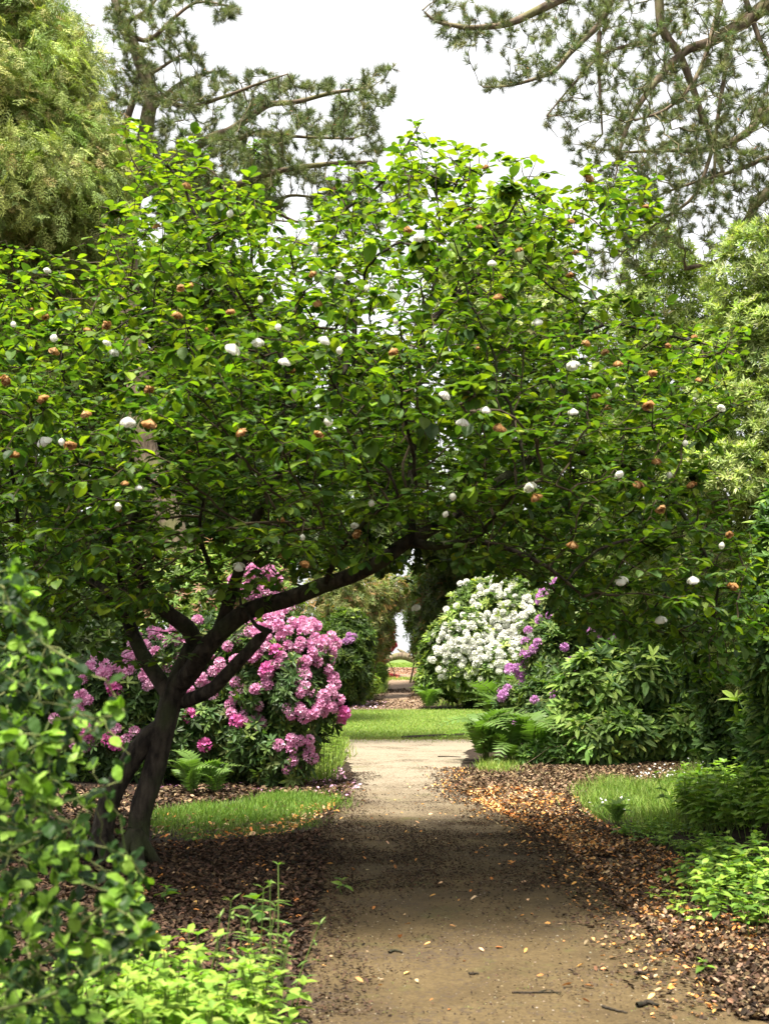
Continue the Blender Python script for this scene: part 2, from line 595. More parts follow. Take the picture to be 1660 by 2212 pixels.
# ------------------------------------------------------------------ branches grown towards the crown's points
class Grower:
    def __init__(s):
        s.p = []; s.par = []; s.rad = []; s.dir = []

    def spine(s, pts, r0, r1, parent=None, step=0.12):
        """a laid-out limb; starts from the nearest existing node unless it is the first"""
        pts = np.asarray(pts, float)
        L = np.linalg.norm(np.diff(pts, axis=0), axis=1).sum()
        q = smooth_line(pts, max(3, int(L / step)))
        rr = np.linspace(r0, r1, len(q))
        if s.p and parent is None:
            d = np.linalg.norm(np.array(s.p) - q[0], axis=1)
            last = int(d.argmin())
            if d[last] < 0.02:
                q = q[1:]; rr = rr[1:]
        else:
            last = -1
        for i in range(len(q)):
            s.p.append(q[i]); s.par.append(last); s.rad.append(rr[i]); last = len(s.p) - 1
        s.ns = len(s.p)

    def grow(s, att, infl=1.4, kill=0.2, step=0.12, iters=60, wob=0.25, grav=0.0, start_min=None):
        att = np.asarray(att, float)
        P_ = np.array(s.p)
        alive = np.ones(len(att), bool)
        near_d = np.full(len(att), 1e9); near_i = np.zeros(len(att), int)

        def upd(idx):
            for k in range(0, len(idx), 400):
                ii = idx[k:k + 400]
                D = np.linalg.norm(att[:, None] - P_[ii][None], axis=2)
                m = D.argmin(1); dm = D[np.arange(len(att)), m]
                b = dm < near_d
                near_d[b] = dm[b]; near_i[b] = ii[m[b]]
        upd(np.arange(len(P_)) if start_min is None else np.arange(start_min, len(P_)))
        pend = {}
        for it in range(iters):
            alive &= near_d > kill
            act = alive & (near_d < infl)
            if not act.any():
                break
            ii = near_i[act]
            v = unit(att[act] - P_[ii])
            u, inv = np.unique(ii, return_inverse=True)
            acc = np.zeros((len(u), 3)); np.add.at(acc, inv, v)
            acc = unit(acc) + RS.normal(0, wob, acc.shape); acc[:, 2] += grav
            newp = P_[u] + unit(acc) * step
            n0 = len(P_)
            P_ = np.vstack([P_, newp])
            s.p.extend(list(newp)); s.par.extend([int(x) for x in u]); s.rad.extend([0] * len(u))
            upd(np.arange(n0, len(P_)))
        s.left = att[alive]

    def finish(s, tip=0.003, ex=2.4, maxr=0.05):
        n = len(s.p)
        P_ = np.array(s.p); par = np.array(s.par)
        acc = np.zeros(n); kids = [[] for _ in range(n)]
        r = np.zeros(n)
        for i in range(n - 1, -1, -1):
            r[i] = max(acc[i] ** (1 / ex), tip)
            if i >= s.ns: r[i] = min(r[i], maxr)
            if par[i] >= 0:
                acc[par[i]] += r[i] ** ex; kids[par[i]].append(i)
        for i in range(s.ns):
            r[i] = s.rad[i]
        s.P = P_; s.r = r; s.kids = kids; s.parent = par
        s.d = np.zeros((n, 3))
        for i in range(n):
            if par[i] >= 0: s.d[i] = P_[i] - P_[par[i]]
        s.d = unit(s.d)

    def tubes(s, acc_thick, acc_thin, split=0.012, sides=(9, 4)):
        used = set()
        starts = [i for i in range(len(s.P)) if s.parent[i] < 0]
        stack = [(i, -1) for i in starts]
        while stack:
            i, frm = stack.pop()
            chain = [frm] if frm >= 0 else []
            chain.append(i)
            while s.kids[chain[-1]]:
                k = sorted(s.kids[chain[-1]], key=lambda j: -s.r[j])
                for o in k[1:]:
                    stack.append((o, chain[-1]))
                chain.append(k[0])
            pts = s.P[chain]; rr = s.r[chain].copy()
            if frm >= 0: rr[0] = min(rr[0], rr[1] * 1.25)
            if len(chain) < 2: continue
            thick = rr.max() > split
            (acc_thick if thick else acc_thin).tube(pts, rr, sides[0] if thick else sides[1])


def rot_towards(d, k):
    return unit(d + k * RS.normal(size=d.shape))

# ================================================================== THE SETTING
def sheet(name, xs, ys, zoff, mat, zf=H):
    X, Y = np.meshgrid(xs, ys)
    Z = zf(X, Y) + zoff
    a = Acc()
    nx, ny = len(xs), len(ys)
    i = np.arange(ny - 1)[:, None] * nx + np.arange(nx - 1)[None]
    f = np.stack([i, i + 1, i + 1 + nx, i + nx], -1).reshape(-1, 4)
    a.raw(np.stack([X, Y, Z], -1).reshape(-1, 3), f, (0.1, 0.1, 0.1))
    o = a.build(name, mat, smooth=True)
    return tag(o, kind='structure')


gx = np.concatenate([[-6000, -1500, -400, -120, -60, -30, -18], np.arange(-12, 12.01, 0.3), [18, 30, 60, 120, 400, 1500, 6000]])
gy = np.concatenate([[-60, -20, -6, 0], np.arange(2, 46, 0.3), np.arange(46, 160, 1.5), [200, 400, 1000, 3000, 9000]])
sheet('ground', gx, gy, 0, M_soil)


def curve_x(ctrl, y):
    c = np.array(sorted(ctrl, key=lambda q: q[1]))
    return np.interp(y, c[:, 1], c[:, 0])


def edge(ptl):
    return [tuple(G(u, v)[:2]) for u, v in ptl]


def strip(name, left, right, y0, y1, zoff, mat, dy=0.05, nx=16, wob=0.10, endwob=0.0):
    ys = np.arange(y0, y1, dy)
    a = Acc(); rows = []
    for y in ys:
        l = curve_x(left, y) + wob * (noise.noise(Vector((3.1, y * 1.3, 0))) + 0.7 * noise.noise(Vector((9.1, y * 6, 0))))
        r = curve_x(right, y) + wob * (noise.noise(Vector((7.7, y * 1.3, 4))) + 0.7 * noise.noise(Vector((1.1, y * 6, 5))))
        x = np.linspace(l, r, nx)
        yy = np.full(nx, y)
        if endwob:
            yy = yy + endwob * np.array([noise.noise(Vector((q * 2, 0.5, 3))) for q in x])
        rows.append(np.stack([x, yy, H(x, yy) + zoff], -1))
    Vv = np.array(rows).reshape(-1, 3)
    i = np.arange(len(ys) - 1)[:, None] * nx + np.arange(nx - 1)[None]
    f = np.stack([i, i + 1, i + 1 + nx, i + nx], -1).reshape(-1, 4)
    a.raw(Vv, f, (0.1, 0.1, 0.1))
    return tag(a.build(name, mat, smooth=True), kind='structure')


PL = edge([(660, 2212), (655, 2100), (670, 2000), (690, 1900), (700, 1800), (735, 1730), (762, 1670), (745, 1625), (725, 1600)])
PR = edge([(1640, 2212), (1500, 2100), (1390, 2000), (1290, 1900), (1190, 1800), (1075, 1750), (985, 1705), (1000, 1660), (1005, 1630), (1030, 1598)])
PL = [(PL[0][0] - .35, 0.5)] + PL
PR = [(PR[0][0] + .15, 0.5)] + PR
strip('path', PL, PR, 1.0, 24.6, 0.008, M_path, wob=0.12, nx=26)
FL = edge([(752, 1528), (800, 1500), (829, 1465), (838, 1442), (846, 1431)])
FR = edge([(912, 1528), (922, 1500), (905, 1465), (898, 1442), (893, 1431)])
strip('far_path', FL, FR, 37.2, 84, 0.02, M_far, dy=0.25, nx=8, wob=0.15)
# the lawn that crosses the walk, and the grass beyond the end of the path
LY0, LY1 = float(G(860, 1594)[1]), 37.6
sheet('lawn', np.arange(-9, 9.1, 0.3), np.arange(LY0, LY1, 0.3), 0.012, M_lawn)
sheet('field', np.concatenate([[-80, -40, -20], np.arange(-12, 13, 1.0), [20, 40, 80]]), np.arange(84, 226, 1.5), 0.03, M_lawn)
m, n_, N, L = new_mat('haze_stand_in_gloss')  # glossy pale sheet, added to stand in for haze over the far land
o_ = N.new('ShaderNodeOutputMaterial'); p_ = N.new('ShaderNodeBsdfPrincipled')
p_.inputs['Base Color'].default_value = (0.30, 0.36, 0.37, 1); p_.inputs['Roughness'].default_value = 0.25
w_ = N.new('ShaderNodeTexNoise'); w_.inputs['Scale'].default_value = 0.6
g_ = N.new('ShaderNodeNewGeometry'); b_ = N.new('ShaderNodeBump'); b_.inputs['Strength'].default_value = 0.4
L.new(g_.outputs['Position'], w_.inputs['Vector']); L.new(w_.outputs[0], b_.inputs['Height']); L.new(b_.outputs[0], p_.inputs['Normal'])
L.new(p_.outputs[0], o_.inputs[0])
sheet('haze_stand_in', np.linspace(-9000, 9000, 9), np.linspace(400, 9000, 9), 0, m, zf=lambda x, y: np.full(np.shape(x), -3.2))


# ---- grass
def blades(acc, x, y, h, w, cols, lean=0.35):
    n = len(x)
    pos = np.stack([x, y, H(x, y) - 0.004], -1)
    az = RS.uniform(0, 6.28, n)
    up = unit(np.stack([lean * RS.normal(size=n), lean * RS.normal(size=n), np.ones(n)], -1))
    nn = np.stack([np.cos(az), np.sin(az), np.zeros(n)], -1)
    hh = h * RS.uniform(0.5, 1.25, n)
    S = np.stack([np.full(n, w) * RS.uniform(.7, 1.3, n), hh, hh], -1)
    acc.inst(T_bld, pos, frames(up, nn), S, cols)


GR = [(0.20, 0.30, 0.05), (0.26, 0.35, 0.06), (0.15, 0.24, 0.04), (0.31, 0.35, 0.10)]
a = Acc()
n = 75000
x = RS.uniform(-4.2, 5.0, n); y = LY0 + (LY1 - LY0) * RS.rand(n) ** 1.1
blades(a, x, y, 0.07, 0.012, pal(n, GR, 0.2), 0.5)
n = 9000
x = RS.uniform(-3, 4.5, n); y = LY0 + np.abs(RS.normal(0, 0.55, n)) * -1
blades(a, x, y, 0.05, 0.012, pal(n, [(0.24, 0.25, 0.08), (0.18, 0.25, 0.05)], 0.2), 0.7)
n = 12000
x = RS.uniform(-4, 7, n); y = RS.uniform(84, 120, n)
blades(a, x, y, 0.16, 0.05, pal(n, GR, 0.2), 0.5)
n = 2500
x = RS.uniform(-1, 3, n); y = RS.normal(62, 0.8, n)
blades(a, x, y, 0.12, 0.04, pal(n, GR, 0.2), 0.5)
tag(a.build('lawn_grass', M_grass), 'short bright green lawn grass crossing the garden walk between the paths', 'lawn grass', kind='stuff')


def patch(acc, polyg, n, h, w, cols, lean=0.4):
    g = np.array([G(u, v)[:2] for u, v in polyg])
    lo, hi = g.min(0), g.max(0)
    X, Y = [], []
    tot = 0
    while tot < n:
        x = RS.uniform(lo[0], hi[0], n); y = RS.uniform(lo[1], hi[1], n)
        k = in_poly(x, y, g)
        nz = np.array([noise.noise(Vector((a_ * 2.3, b_ * 2.3, 1))) for a_, b_ in zip(x[k], y[k])])
        kk = nz > RS.uniform(-0.3, 0.3, len(nz))
        X.append(x[k][kk]); Y.append(y[k][kk]); tot += kk.sum()
    x = np.concatenate(X)[:n] + RS.normal(0, .09, n); y = np.concatenate(Y)[:n] + RS.normal(0, .16, n)
    blades(acc, x, y, h, w, cols(n) if callable(cols) else cols, lean)
    return x, y


a = Acc()
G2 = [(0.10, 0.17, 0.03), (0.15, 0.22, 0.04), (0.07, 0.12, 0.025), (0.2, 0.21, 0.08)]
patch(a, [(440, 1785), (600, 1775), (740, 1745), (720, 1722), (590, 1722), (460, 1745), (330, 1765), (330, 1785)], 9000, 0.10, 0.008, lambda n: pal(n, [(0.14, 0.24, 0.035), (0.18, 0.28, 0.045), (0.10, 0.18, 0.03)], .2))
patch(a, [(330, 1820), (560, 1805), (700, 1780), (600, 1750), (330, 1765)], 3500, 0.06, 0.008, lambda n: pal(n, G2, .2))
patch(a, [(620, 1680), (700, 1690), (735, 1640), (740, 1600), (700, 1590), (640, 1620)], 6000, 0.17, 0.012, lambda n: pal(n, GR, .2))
tag(a.build('grass_tufts', M_grass), 'soft green grass growing along the left bed beneath the pink flowering shrub', 'grass', kind='stuff')
a = Acc()
patch(a, [(1250, 1720), (1300, 1690), (1420, 1700), (1540, 1650), (1680, 1640), (1720, 1760), (1560, 1790), (1400, 1800), (1290, 1770)], 24000, 0.14, 0.008, lambda n: pal(n, [(0.15, 0.25, 0.04), (0.2, 0.30, 0.05), (0.11, 0.19, 0.03), (0.26, .32, .08)], .2))
patch(a, [(1040, 1670), (1120, 1672), (1110, 1640), (1050, 1642)], 1500, 0.12, 0.01, lambda n: pal(n, GR, .2))
patch(a, [(1100, 1480), (1100, 1520), (980, 1530), (920, 1525), (925, 1510)], 1500, 0.2, 0.03, lambda n: pal(n, GR, .2))
patch(a, [(760, 1500), (825, 1500), (832, 1470), (800, 1462)], 3000, 0.35, 0.03, lambda n: pal(n, GR, .2))
tag(a.build('grass_verge', M_grass), 'tall green grass on the right bank with small white flowers in it', 'grass', kind='stuff')
# daisies in the verge
a = Acc()
gx_, gy_ = [], []
for (u, v, s, k) in [(1400, 1690, 18, 26), (1560, 1672, 30, 40), (1310, 1770, 25, 14), (1480, 1690, 40, 20)]:
    for _ in range(k):
        g = G(u + RS.normal(0, s), v + RS.normal(0, s * .35)); gx_.append(g[0]); gy_.append(g[1])
x = np.array(gx_); y = np.array(gy_); n = len(x)
p = np.stack([x, y, H(x, y) + RS.uniform(.1, .17, n)], -1)
rosettes(a, p, np.tile([0, -0.3, 1.0], (n, 1)) + 0.3 * RS.normal(size=(n, 3)), T_ova_s, 6, 0.016, np.tile([0.8, 0.8, 0.76], (n, 1)), (0, 20))
tag(a.build('small_white_flowers', M_petal), 'tiny white wild flowers scattered through the right grass bank', 'flowers', kind='stuff')

# ---- leaf litter
def spill(name, label, edge_pts, width, n, size, cols, side, w=None, pw=2.0):
    """litter that thins out from an edge onto the path"""
    e = np.array(sorted([tuple(G(u, v)[:2]) for u, v in edge_pts], key=lambda q: q[1]))
    y = e[0, 1] + (e[-1, 1] - e[0, 1]) * RS.rand(n)
    x0 = np.interp(y, e[:, 1], e[:, 0])
    nz = np.array([noise.noise(Vector((q * 1.6, 3, 1))) + .6 * noise.noise(Vector((q * 5, 1, 1))) for q in y])
    x = x0 + side * (width * (0.6 + 1.1 * np.abs(nz)) * RS.rand(n) ** pw - 0.15 * RS.rand(n))
    a = Acc()
    pos = np.stack([x, y, H(x, y) + RS.uniform(0.01, 0.022, n)], -1)
    az = RS.uniform(0, 6.28, n)
    d = unit(np.stack([np.cos(az), np.sin(az), RS.normal(0, .2, n)], -1))
    nn = unit(np.stack([RS.normal(0, .35, n), RS.normal(0, .35, n), np.ones(n)], -1))
    a.inst(T_lit, pos, frames(d, nn), size * RS.uniform(.35, 1.3, n), pal(n, cols, .25, w))
    tag(a.build(name, M_litter), label, 'leaf litter', kind='stuff')


def litter(name, label, areas, parent=None):
    a = Acc()
    for (polyg, n, size, cols, w, clump) in areas:
        g = np.array([G(u, v)[:2] for u, v in polyg])
        lo, hi = g.min(0), g.max(0)
        X, Y = [], []; tot = 0
        while tot < n:
            x = RS.uniform(lo[0], hi[0], n * 2); y = RS.uniform(lo[1], hi[1], n * 2)
            k = in_poly(x, y, g); x = x[k]; y = y[k]
            if clump:
                nz = np.array([noise.noise(Vector((a_ * 1.7, b_ * 1.7, 7))) + 0.5 * noise.noise(Vector((a_ * 5, b_ * 5, 2))) for a_, b_ in zip(x, y)])
                kk = nz > RS.uniform(-0.5, 0.4, len(nz)) * clump - (1 - clump) * 1.2
                x, y = x[kk], y[kk]
            X.append(x); Y.append(y); tot += len(x)
        x = np.concatenate(X)[:n]; y = np.concatenate(Y)[:n]
        pos = np.stack([x, y, H(x, y) + RS.uniform(0.008, 0.03, n)], -1)
        az = RS.uniform(0, 6.28, n)
        d = unit(np.stack([np.cos(az), np.sin(az), RS.normal(0, .25, n)], -1))
        nn = unit(np.stack([RS.normal(0, .33, n), RS.normal(0, .33, n), np.ones(n)], -1))
        L = size * RS.uniform(0.5, 1.35, n)
        a.inst(T_lit, pos, frames(d, nn), L, pal(n, cols, 0.25, w))
    return tag(a.build(name, M_litter), label, 'leaf litter', kind='stuff')


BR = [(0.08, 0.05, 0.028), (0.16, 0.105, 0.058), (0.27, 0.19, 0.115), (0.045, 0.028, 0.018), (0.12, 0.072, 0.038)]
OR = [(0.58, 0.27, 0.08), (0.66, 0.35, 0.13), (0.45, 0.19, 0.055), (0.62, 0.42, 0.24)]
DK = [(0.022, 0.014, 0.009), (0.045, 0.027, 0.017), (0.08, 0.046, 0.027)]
litter('leaf_litter', 'brown fallen leaves heaped on the bed right of the path', [
    ([(985, 1708), (1010, 1665), (1180, 1655), (1450, 1640), (1580, 1640), (1500, 1680), (1340, 1700), (1250, 1740), (1170, 1740), (1080, 1745)], 26000, 0.05, BR, [3, 4, 3, 2, 2], 0),
    ([(1080, 1748), (1150, 1730), (1250, 1740), (1300, 1790), (1420, 1830), (1500, 1950), (1660, 2000), (1750, 2212), (1600, 2212), (1480, 2080), (1370, 1990), (1260, 1890), (1190, 1810)], 24000, 0.038, BR + DK, None, 0.7),
    ([(1500, 1900), (1800, 1900), (1800, 2212), (1600, 2212), (1480, 2050)], 13000, 0.036, BR + DK, None, 0.7),
])
litter('bud_scales', 'orange fallen petals strewn along the right edge of the path', [
    ([(1010, 1730), (1100, 1735), (1250, 1740), (1330, 1800), (1300, 1900), (1350, 1950), (1290, 1900), (1200, 1815)], 5200, 0.034, OR, None, 0.8),
    ([(1180, 1790), (1330, 1790), (1450, 1850), (1600, 1950), (1700, 2080), (1500, 2060), (1390, 1990), (1260, 1890)], 5200, 0.036, OR, None, 1.0),
    ([(1000, 1715), (1100, 1700), (1250, 1730), (1200, 1745), (1080, 1748)], 1800, 0.05, OR, None, 0.5),
    ([(740, 1700), (1000, 1690), (1200, 1800), (1400, 2050), (1500, 2212), (700, 2212), (700, 1850)], 190, 0.04, OR, None, 0.5),
    ([(300, 1850), (560, 1830), (720, 1760), (740, 1700), (600, 1780), (360, 1830)], 500, 0.045, OR, None, 0.8),
    ([(250, 1900), (640, 1850), (680, 1980), (650, 2100), (300, 2100)], 260, 0.045, OR, None, 0.8),
])
litter('dark_leaf_litter', 'dark rotting leaves and mulch under the magnolia left of the path, packed on the path to deepen its shadow', [
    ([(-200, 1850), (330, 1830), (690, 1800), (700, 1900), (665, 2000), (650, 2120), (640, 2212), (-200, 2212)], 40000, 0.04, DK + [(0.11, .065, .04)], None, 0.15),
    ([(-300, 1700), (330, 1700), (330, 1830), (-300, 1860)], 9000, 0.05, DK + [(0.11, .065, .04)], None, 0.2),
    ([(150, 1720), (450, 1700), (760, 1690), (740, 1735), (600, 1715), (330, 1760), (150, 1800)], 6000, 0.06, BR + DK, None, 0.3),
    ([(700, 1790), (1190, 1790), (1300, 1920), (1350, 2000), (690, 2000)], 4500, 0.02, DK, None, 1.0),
    ([(705, 1780), (1150, 1780), (1230, 1870), (1200, 1920), (695, 1930)], 8000, 0.02, DK, None, .9),  # mulch flakes, packed into this band to deepen the magnolia's shadow
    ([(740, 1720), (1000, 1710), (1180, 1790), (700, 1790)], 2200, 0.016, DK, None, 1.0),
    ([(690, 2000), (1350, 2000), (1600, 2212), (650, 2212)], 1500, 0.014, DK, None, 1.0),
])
litter('pink_fallen_petals', 'pink petals fallen on the ground under the pink flowering shrub', [
    ([(640, 1700), (700, 1670), (740, 1660), (775, 1700), (750, 1730), (690, 1720)], 260, 0.05, [(0.7, 0.42, 0.55), (0.6, 0.3, 0.45)], None, 0.5),
    ([(340, 1700), (640, 1700), (640, 1716), (340, 1716)], 110, 0.05, [(0.6, 0.25, 0.45)], None, 0.5),
    ([(750, 1535), (830, 1532), (830, 1518), (770, 1518)], 130, 0.09, [(0.6, 0.4, 0.5)], None, 0.5),
])
litter('red_fallen_petals', 'red petals fallen beside the far path below the red flowering shrub', [
    ([(832, 1468), (862, 1468), (858, 1458), (836, 1457)], 420, 0.11, [(0.6, 0.06, 0.08), (0.5, .1, .1)], None, 0)])
litter('far_leaf_litter', 'brown fallen leaves across the far path beyond the lawn', [
    ([(750, 1533), (920, 1533), (925, 1512), (770, 1512)], 1500, 0.07, BR, None, 0.3),
    ([(785, 1515), (830, 1515), (840, 1480), (815, 1480)], 600, 0.08, BR, None, 0.3),
    ([(880, 1512), (925, 1512), (920, 1475), (895, 1475)], 1300, 0.08, BR, None, 0.2),
    ([(800, 1498), (925, 1498), (915, 1490), (815, 1490)], 500, 0.08, BR + DK, None, 0.3),
    ([(838, 1458), (905, 1458), (900, 1444), (842, 1444)], 900, 0.1, [(0.3, 0.15, 0.08), (0.2, .1, .06)], None, 0.3),
])

# fallen leaves lying in the left grass
litter('leaf_litter', 'fallen leaves caught in the left grass patch', [([(330, 1820), (640, 1790), (740, 1745), (600, 1730), (330, 1760)], 420, 0.05, BR + OR, None, 0.6)])
# grit pressed into the path
T_peb = (np.array([(1, 0, 0), (.3, .9, .1), (-.8, .6, 0), (-.9, -.5, .05), (.2, -.9, 0), (0, 0, .55)], float), np.array([(0, 1, 5), (1, 2, 5), (2, 3, 5), (3, 4, 5), (4, 0, 5)], np.int32))
a = Acc()
n = 26000
y = 4.6 + 14 * RS.rand(n) ** 1.5
x = curve_x(PL, y) + (curve_x(PR, y) - curve_x(PL, y)) * RS.uniform(-.05, 1.05, n)
nz = np.array([noise.noise(Vector((p_ * 2.1, q_ * 1.1, 4))) for p_, q_ in zip(x, y)])
kk = nz > RS.uniform(-.6, .4, n); x = x[kk]; y = y[kk]; n = len(x)
az = RS.uniform(0, 6.28, n)
sz = .0022 + .0055 * RS.rand(n) ** 3
a.inst(T_peb, np.stack([x, y, H(x, y) + .009], -1), frames(np.stack([np.cos(az), np.sin(az), 0 * az], -1), np.tile([0, 0, 1.0], (n, 1))), sz, pal(n, [(0.10, 0.07, 0.04), (0.20, 0.155, 0.10), (0.05, 0.035, 0.022), (0.30, 0.26, 0.20)], .2, [4, 3, 3, 1]))
tag(a.build('gravel', M_litter), 'fine grit and tiny stones pressed into the brown earth path', 'grit', kind='stuff')
# mossy green fringe on the left side of the path
a = Acc()
n = 9000
y = RS.uniform(4.8, 14, n); x = curve_x(PL, y) + np.abs(RS.normal(0, .16, n)) + .04 * RS.normal(size=n)
nz = np.array([noise.noise(Vector((p_ * 1.5, q_ * 1.2, 14))) for p_, q_ in zip(x, y)])
kk = nz > RS.uniform(-.2, .35, n)
blades(a, x[kk], y[kk], .013, .007, pal(kk.sum(), [(0.13, 0.16, 0.035), (0.18, 0.2, 0.05)], .2), .9)
tag(a.build('moss', M_grass), 'thin green moss fringe along the left side of the path', 'moss', kind='stuff')
REDGE = [(1500, 2212), (1440, 2120), (1390, 2050), (1290, 1940), (1210, 1860), (1130, 1790), (1010, 1740), (960, 1712), (975, 1670)]
spill('scattered_litter', 'mixed leaf bits and bark thinning out from the right bed onto the path', [(1640, 2212), (1500, 2100), (1390, 2000), (1290, 1900), (1190, 1800), (1075, 1750), (985, 1705), (1000, 1660)], .55, 9000, .034, BR + DK + DK + OR[:2], -1)
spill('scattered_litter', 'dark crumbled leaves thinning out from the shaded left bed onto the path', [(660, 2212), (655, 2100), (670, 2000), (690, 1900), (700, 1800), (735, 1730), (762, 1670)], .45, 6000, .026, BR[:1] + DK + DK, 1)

# ================================================================== THE MAGNOLIA
def spine_px(gr, pts, r0, r1):
    gr.spine([P(*q) for q in pts], r0, r1)


mag = thing('magnolia_tree', 'spreading magnolia with dark forked trunk, arching over the path, white and brown drooping blooms', 'tree', G(262, 1885))
g = Grower()
Y0 = 9.9
g.spine([P(290, 1900, Y0 - .1), P(298, 1800, Y0), P(308, 1740, Y0), P(332, 1670, Y0), P(350, 1590, Y0), P(375, 1500, Y0), P(398, 1450, Y0), P(420, 1400, Y0)], 0.088, 0.09)
g.spine([P(355, 1570, Y0), P(325, 1590, Y0), P(285, 1640, Y0), P(240, 1720, Y0), P(222, 1800, Y0), P(218, 1890, Y0 - .05)], 0.082, 0.085)
L_ = [
    ([(372, 1510, 9.9), (345, 1469, 9.95), (305, 1409, 10.1), (280, 1349, 10.2), (262, 1309, 10.2), (240, 1284, 10.3), (200, 1259, 10.4), (150, 1239, 10.6), (90, 1234, 10.8), (30, 1225, 11.0)], .068, .022),
    ([(262, 1300, 10.2), (275, 1272, 10.1), (300, 1246, 10.0)], .03, .03),
    ([(262, 1270, 10.15), (250, 1190, 9.9), (225, 1130, 9.6), (190, 1080, 9.4)], .025, .01),
    ([(425, 1395, 9.9), (408, 1360, 9.85), (390, 1344, 9.8), (350, 1314, 9.8), (320, 1274, 9.8), (300, 1244, 9.8), (290, 1204, 9.8), (280, 1160, 9.8), (270, 1099, 9.8), (250, 1054, 9.8), (225, 994, 9.75), (195, 954, 9.7), (168, 900, 9.6), (140, 820, 9.4), (130, 740, 9.3)], .07, .014),
    ([(280, 1130, 9.8), (300, 1094, 9.8), (330, 1059, 9.9), (380, 1036, 10.0), (450, 1030, 10.1), (500, 989, 10.3), (560, 949, 10.5), (600, 900, 10.7)], .042, .014),
    ([(405, 1440, 9.9), (435, 1425, 9.8), (470, 1369, 9.7), (490, 1314, 9.6), (505, 1264, 9.5), (520, 1224, 9.4), (540, 1160, 9.3), (570, 1080, 9.2), (620, 990, 9.2), (655, 940, 9.2), (700, 870, 9.1), (740, 760, 9.0)], .062, .014),
    ([(490, 1310, 9.6), (478, 1285, 9.5), (450, 1214, 9.3), (430, 1150, 9.0), (440, 1080, 8.7)], .028, .01),
    ([(385, 1480, 9.9), (415, 1449, 9.75), (450, 1394, 9.6), (500, 1344, 9.5), (550, 1314, 9.4), (625, 1294, 9.3), (700, 1264, 9.2), (760, 1244, 9.1), (820, 1214, 9.0), (860, 1184, 9.0), (890, 1164, 9.0), (930, 1144, 9.0), (955, 1129, 9.1), (1050, 1060, 9.3), (1150, 985, 9.5), (1180, 955, 9.6), (1200, 909, 9.6), (1215, 864, 9.6), (1220, 819, 9.6), (1230, 764, 9.6), (1245, 725, 9.5), (1260, 680, 9.5)], .078, .014),
    ([(890, 1166, 9.0), (886, 1100, 9.2), (888, 1014, 9.4), (898, 930, 9.5), (905, 850, 9.5), (905, 774, 9.5), (915, 700, 9.5), (930, 640, 9.5), (945, 575, 9.5), (950, 480, 9.5)], .034, .008),
    ([(905, 774, 9.5), (930, 700, 9.4), (955, 675, 9.4), (990, 610, 9.3), (1000, 480, 9.3), (1010, 400, 9.3), (1015, 365, 9.3)], .018, .007),
    ([(930, 690, 9.4), (1000, 620, 9.6), (1060, 570, 9.7), (1130, 500, 9.8), (1205, 465, 9.9), (1270, 435, 9.9), (1278, 400, 9.9)], .018, .006),
    ([(895, 1172, 9.0), (940, 1180, 8.8), (980, 1174, 8.7), (1030, 1169, 8.5), (1110, 1190, 8.4), (1190, 1230, 8.3), (1260, 1290, 8.3)], .035, .008),
    ([(1180, 959, 9.6), (1220, 965, 9.7), (1300, 990, 9.8), (1380, 1024, 9.8), (1450, 1080, 9.8), (1510, 1170, 9.8), (1550, 1270, 9.8)], .035, .009),
    ([(1222, 819, 9.6), (1250, 812, 9.5), (1300, 820, 9.4), (1340, 860, 9.3), (1400, 890, 9.2), (1480, 920, 9.2)], .02, .007),
    ([(1245, 725, 9.5), (1320, 700, 9.6), (1420, 720, 9.7), (1530, 745, 9.8), (1590, 760, 9.8)], .015, .005),
    ([(750, 750, 9.0), (700, 700, 8.9), (600, 765, 8.9), (575, 750, 8.9)], .01, .008),
    ([(655, 944, 9.2), (625, 834, 9.4), (600, 750, 9.5), (515, 650, 9.5), (470, 590, 9.5), (445, 515, 9.5), (415, 450, 9.5), (390, 390, 9.5), (340, 340, 9.5), (300, 300, 9.5)], .026, .006),
    ([(625, 834, 9.4), (575, 800, 9.2), (500, 765, 9.1), (425, 720, 9.1), (350, 665, 9.1), (280, 610, 9.1)], .02, .006),
    ([(700, 870, 9.1), (760, 760, 9.4), (760, 640, 9.6), (720, 560, 9.7), (740, 460, 9.7), (820, 400, 9.7), (880, 310, 9.7), (905, 270, 9.7)], .024, .005),
    ([(190, 1080, 9.4), (130, 1000, 9.2), (60, 930, 9.0), (-20, 870, 9.0)], .014, .006),
    ([(30, 1225, 11.0), (40, 1150, 10.6), (25, 1010, 10.3), (0, 954, 10.1), (-60, 850, 10)], .02, .008),
    ([(400, 1515, 9.9), (440, 1499, 9.7), (470, 1479, 9.6), (500, 1444, 9.5), (530, 1414, 9.4), (555, 1384, 9.35), (577, 1364, 9.3)], .055, .042),
    ([(575, 1366, 9.3), (560, 1357, 9.3), (535, 1332, 9.35), (515, 1290, 9.4), (510, 1230, 9.5)], .02, .006),
    ([(380, 1036, 10.0), (420, 1000, 10.6), (480, 900, 11.1), (520, 800, 11.3)], .02, .008),
    ([(930, 1144, 9.0), (1000, 1050, 10.2), (1060, 900, 10.9), (1100, 760, 11.2)], .028, .008),
    ([(700, 1264, 9.2), (740, 1180, 8.6), (820, 1100, 8.0), (900, 1050, 7.8)], .022, .008),
    ([(1030, 1169, 8.5), (1080, 1100, 8.0), (1150, 1040, 7.7), (1230, 1060, 7.6)], .016, .006),
    ([(520, 1224, 9.4), (560, 1190, 8.8), (620, 1150, 8.2), (700, 1140, 7.9)], .016, .006),
    ([(240, 1284, 10.3), (180, 1320, 10.0), (110, 1340, 9.8), (40, 1330, 9.7)], .018, .007),
]
for pts, r0, r1 in L_:
    spine_px(g, pts, r0, r1)
shoot0 = len(g.p)
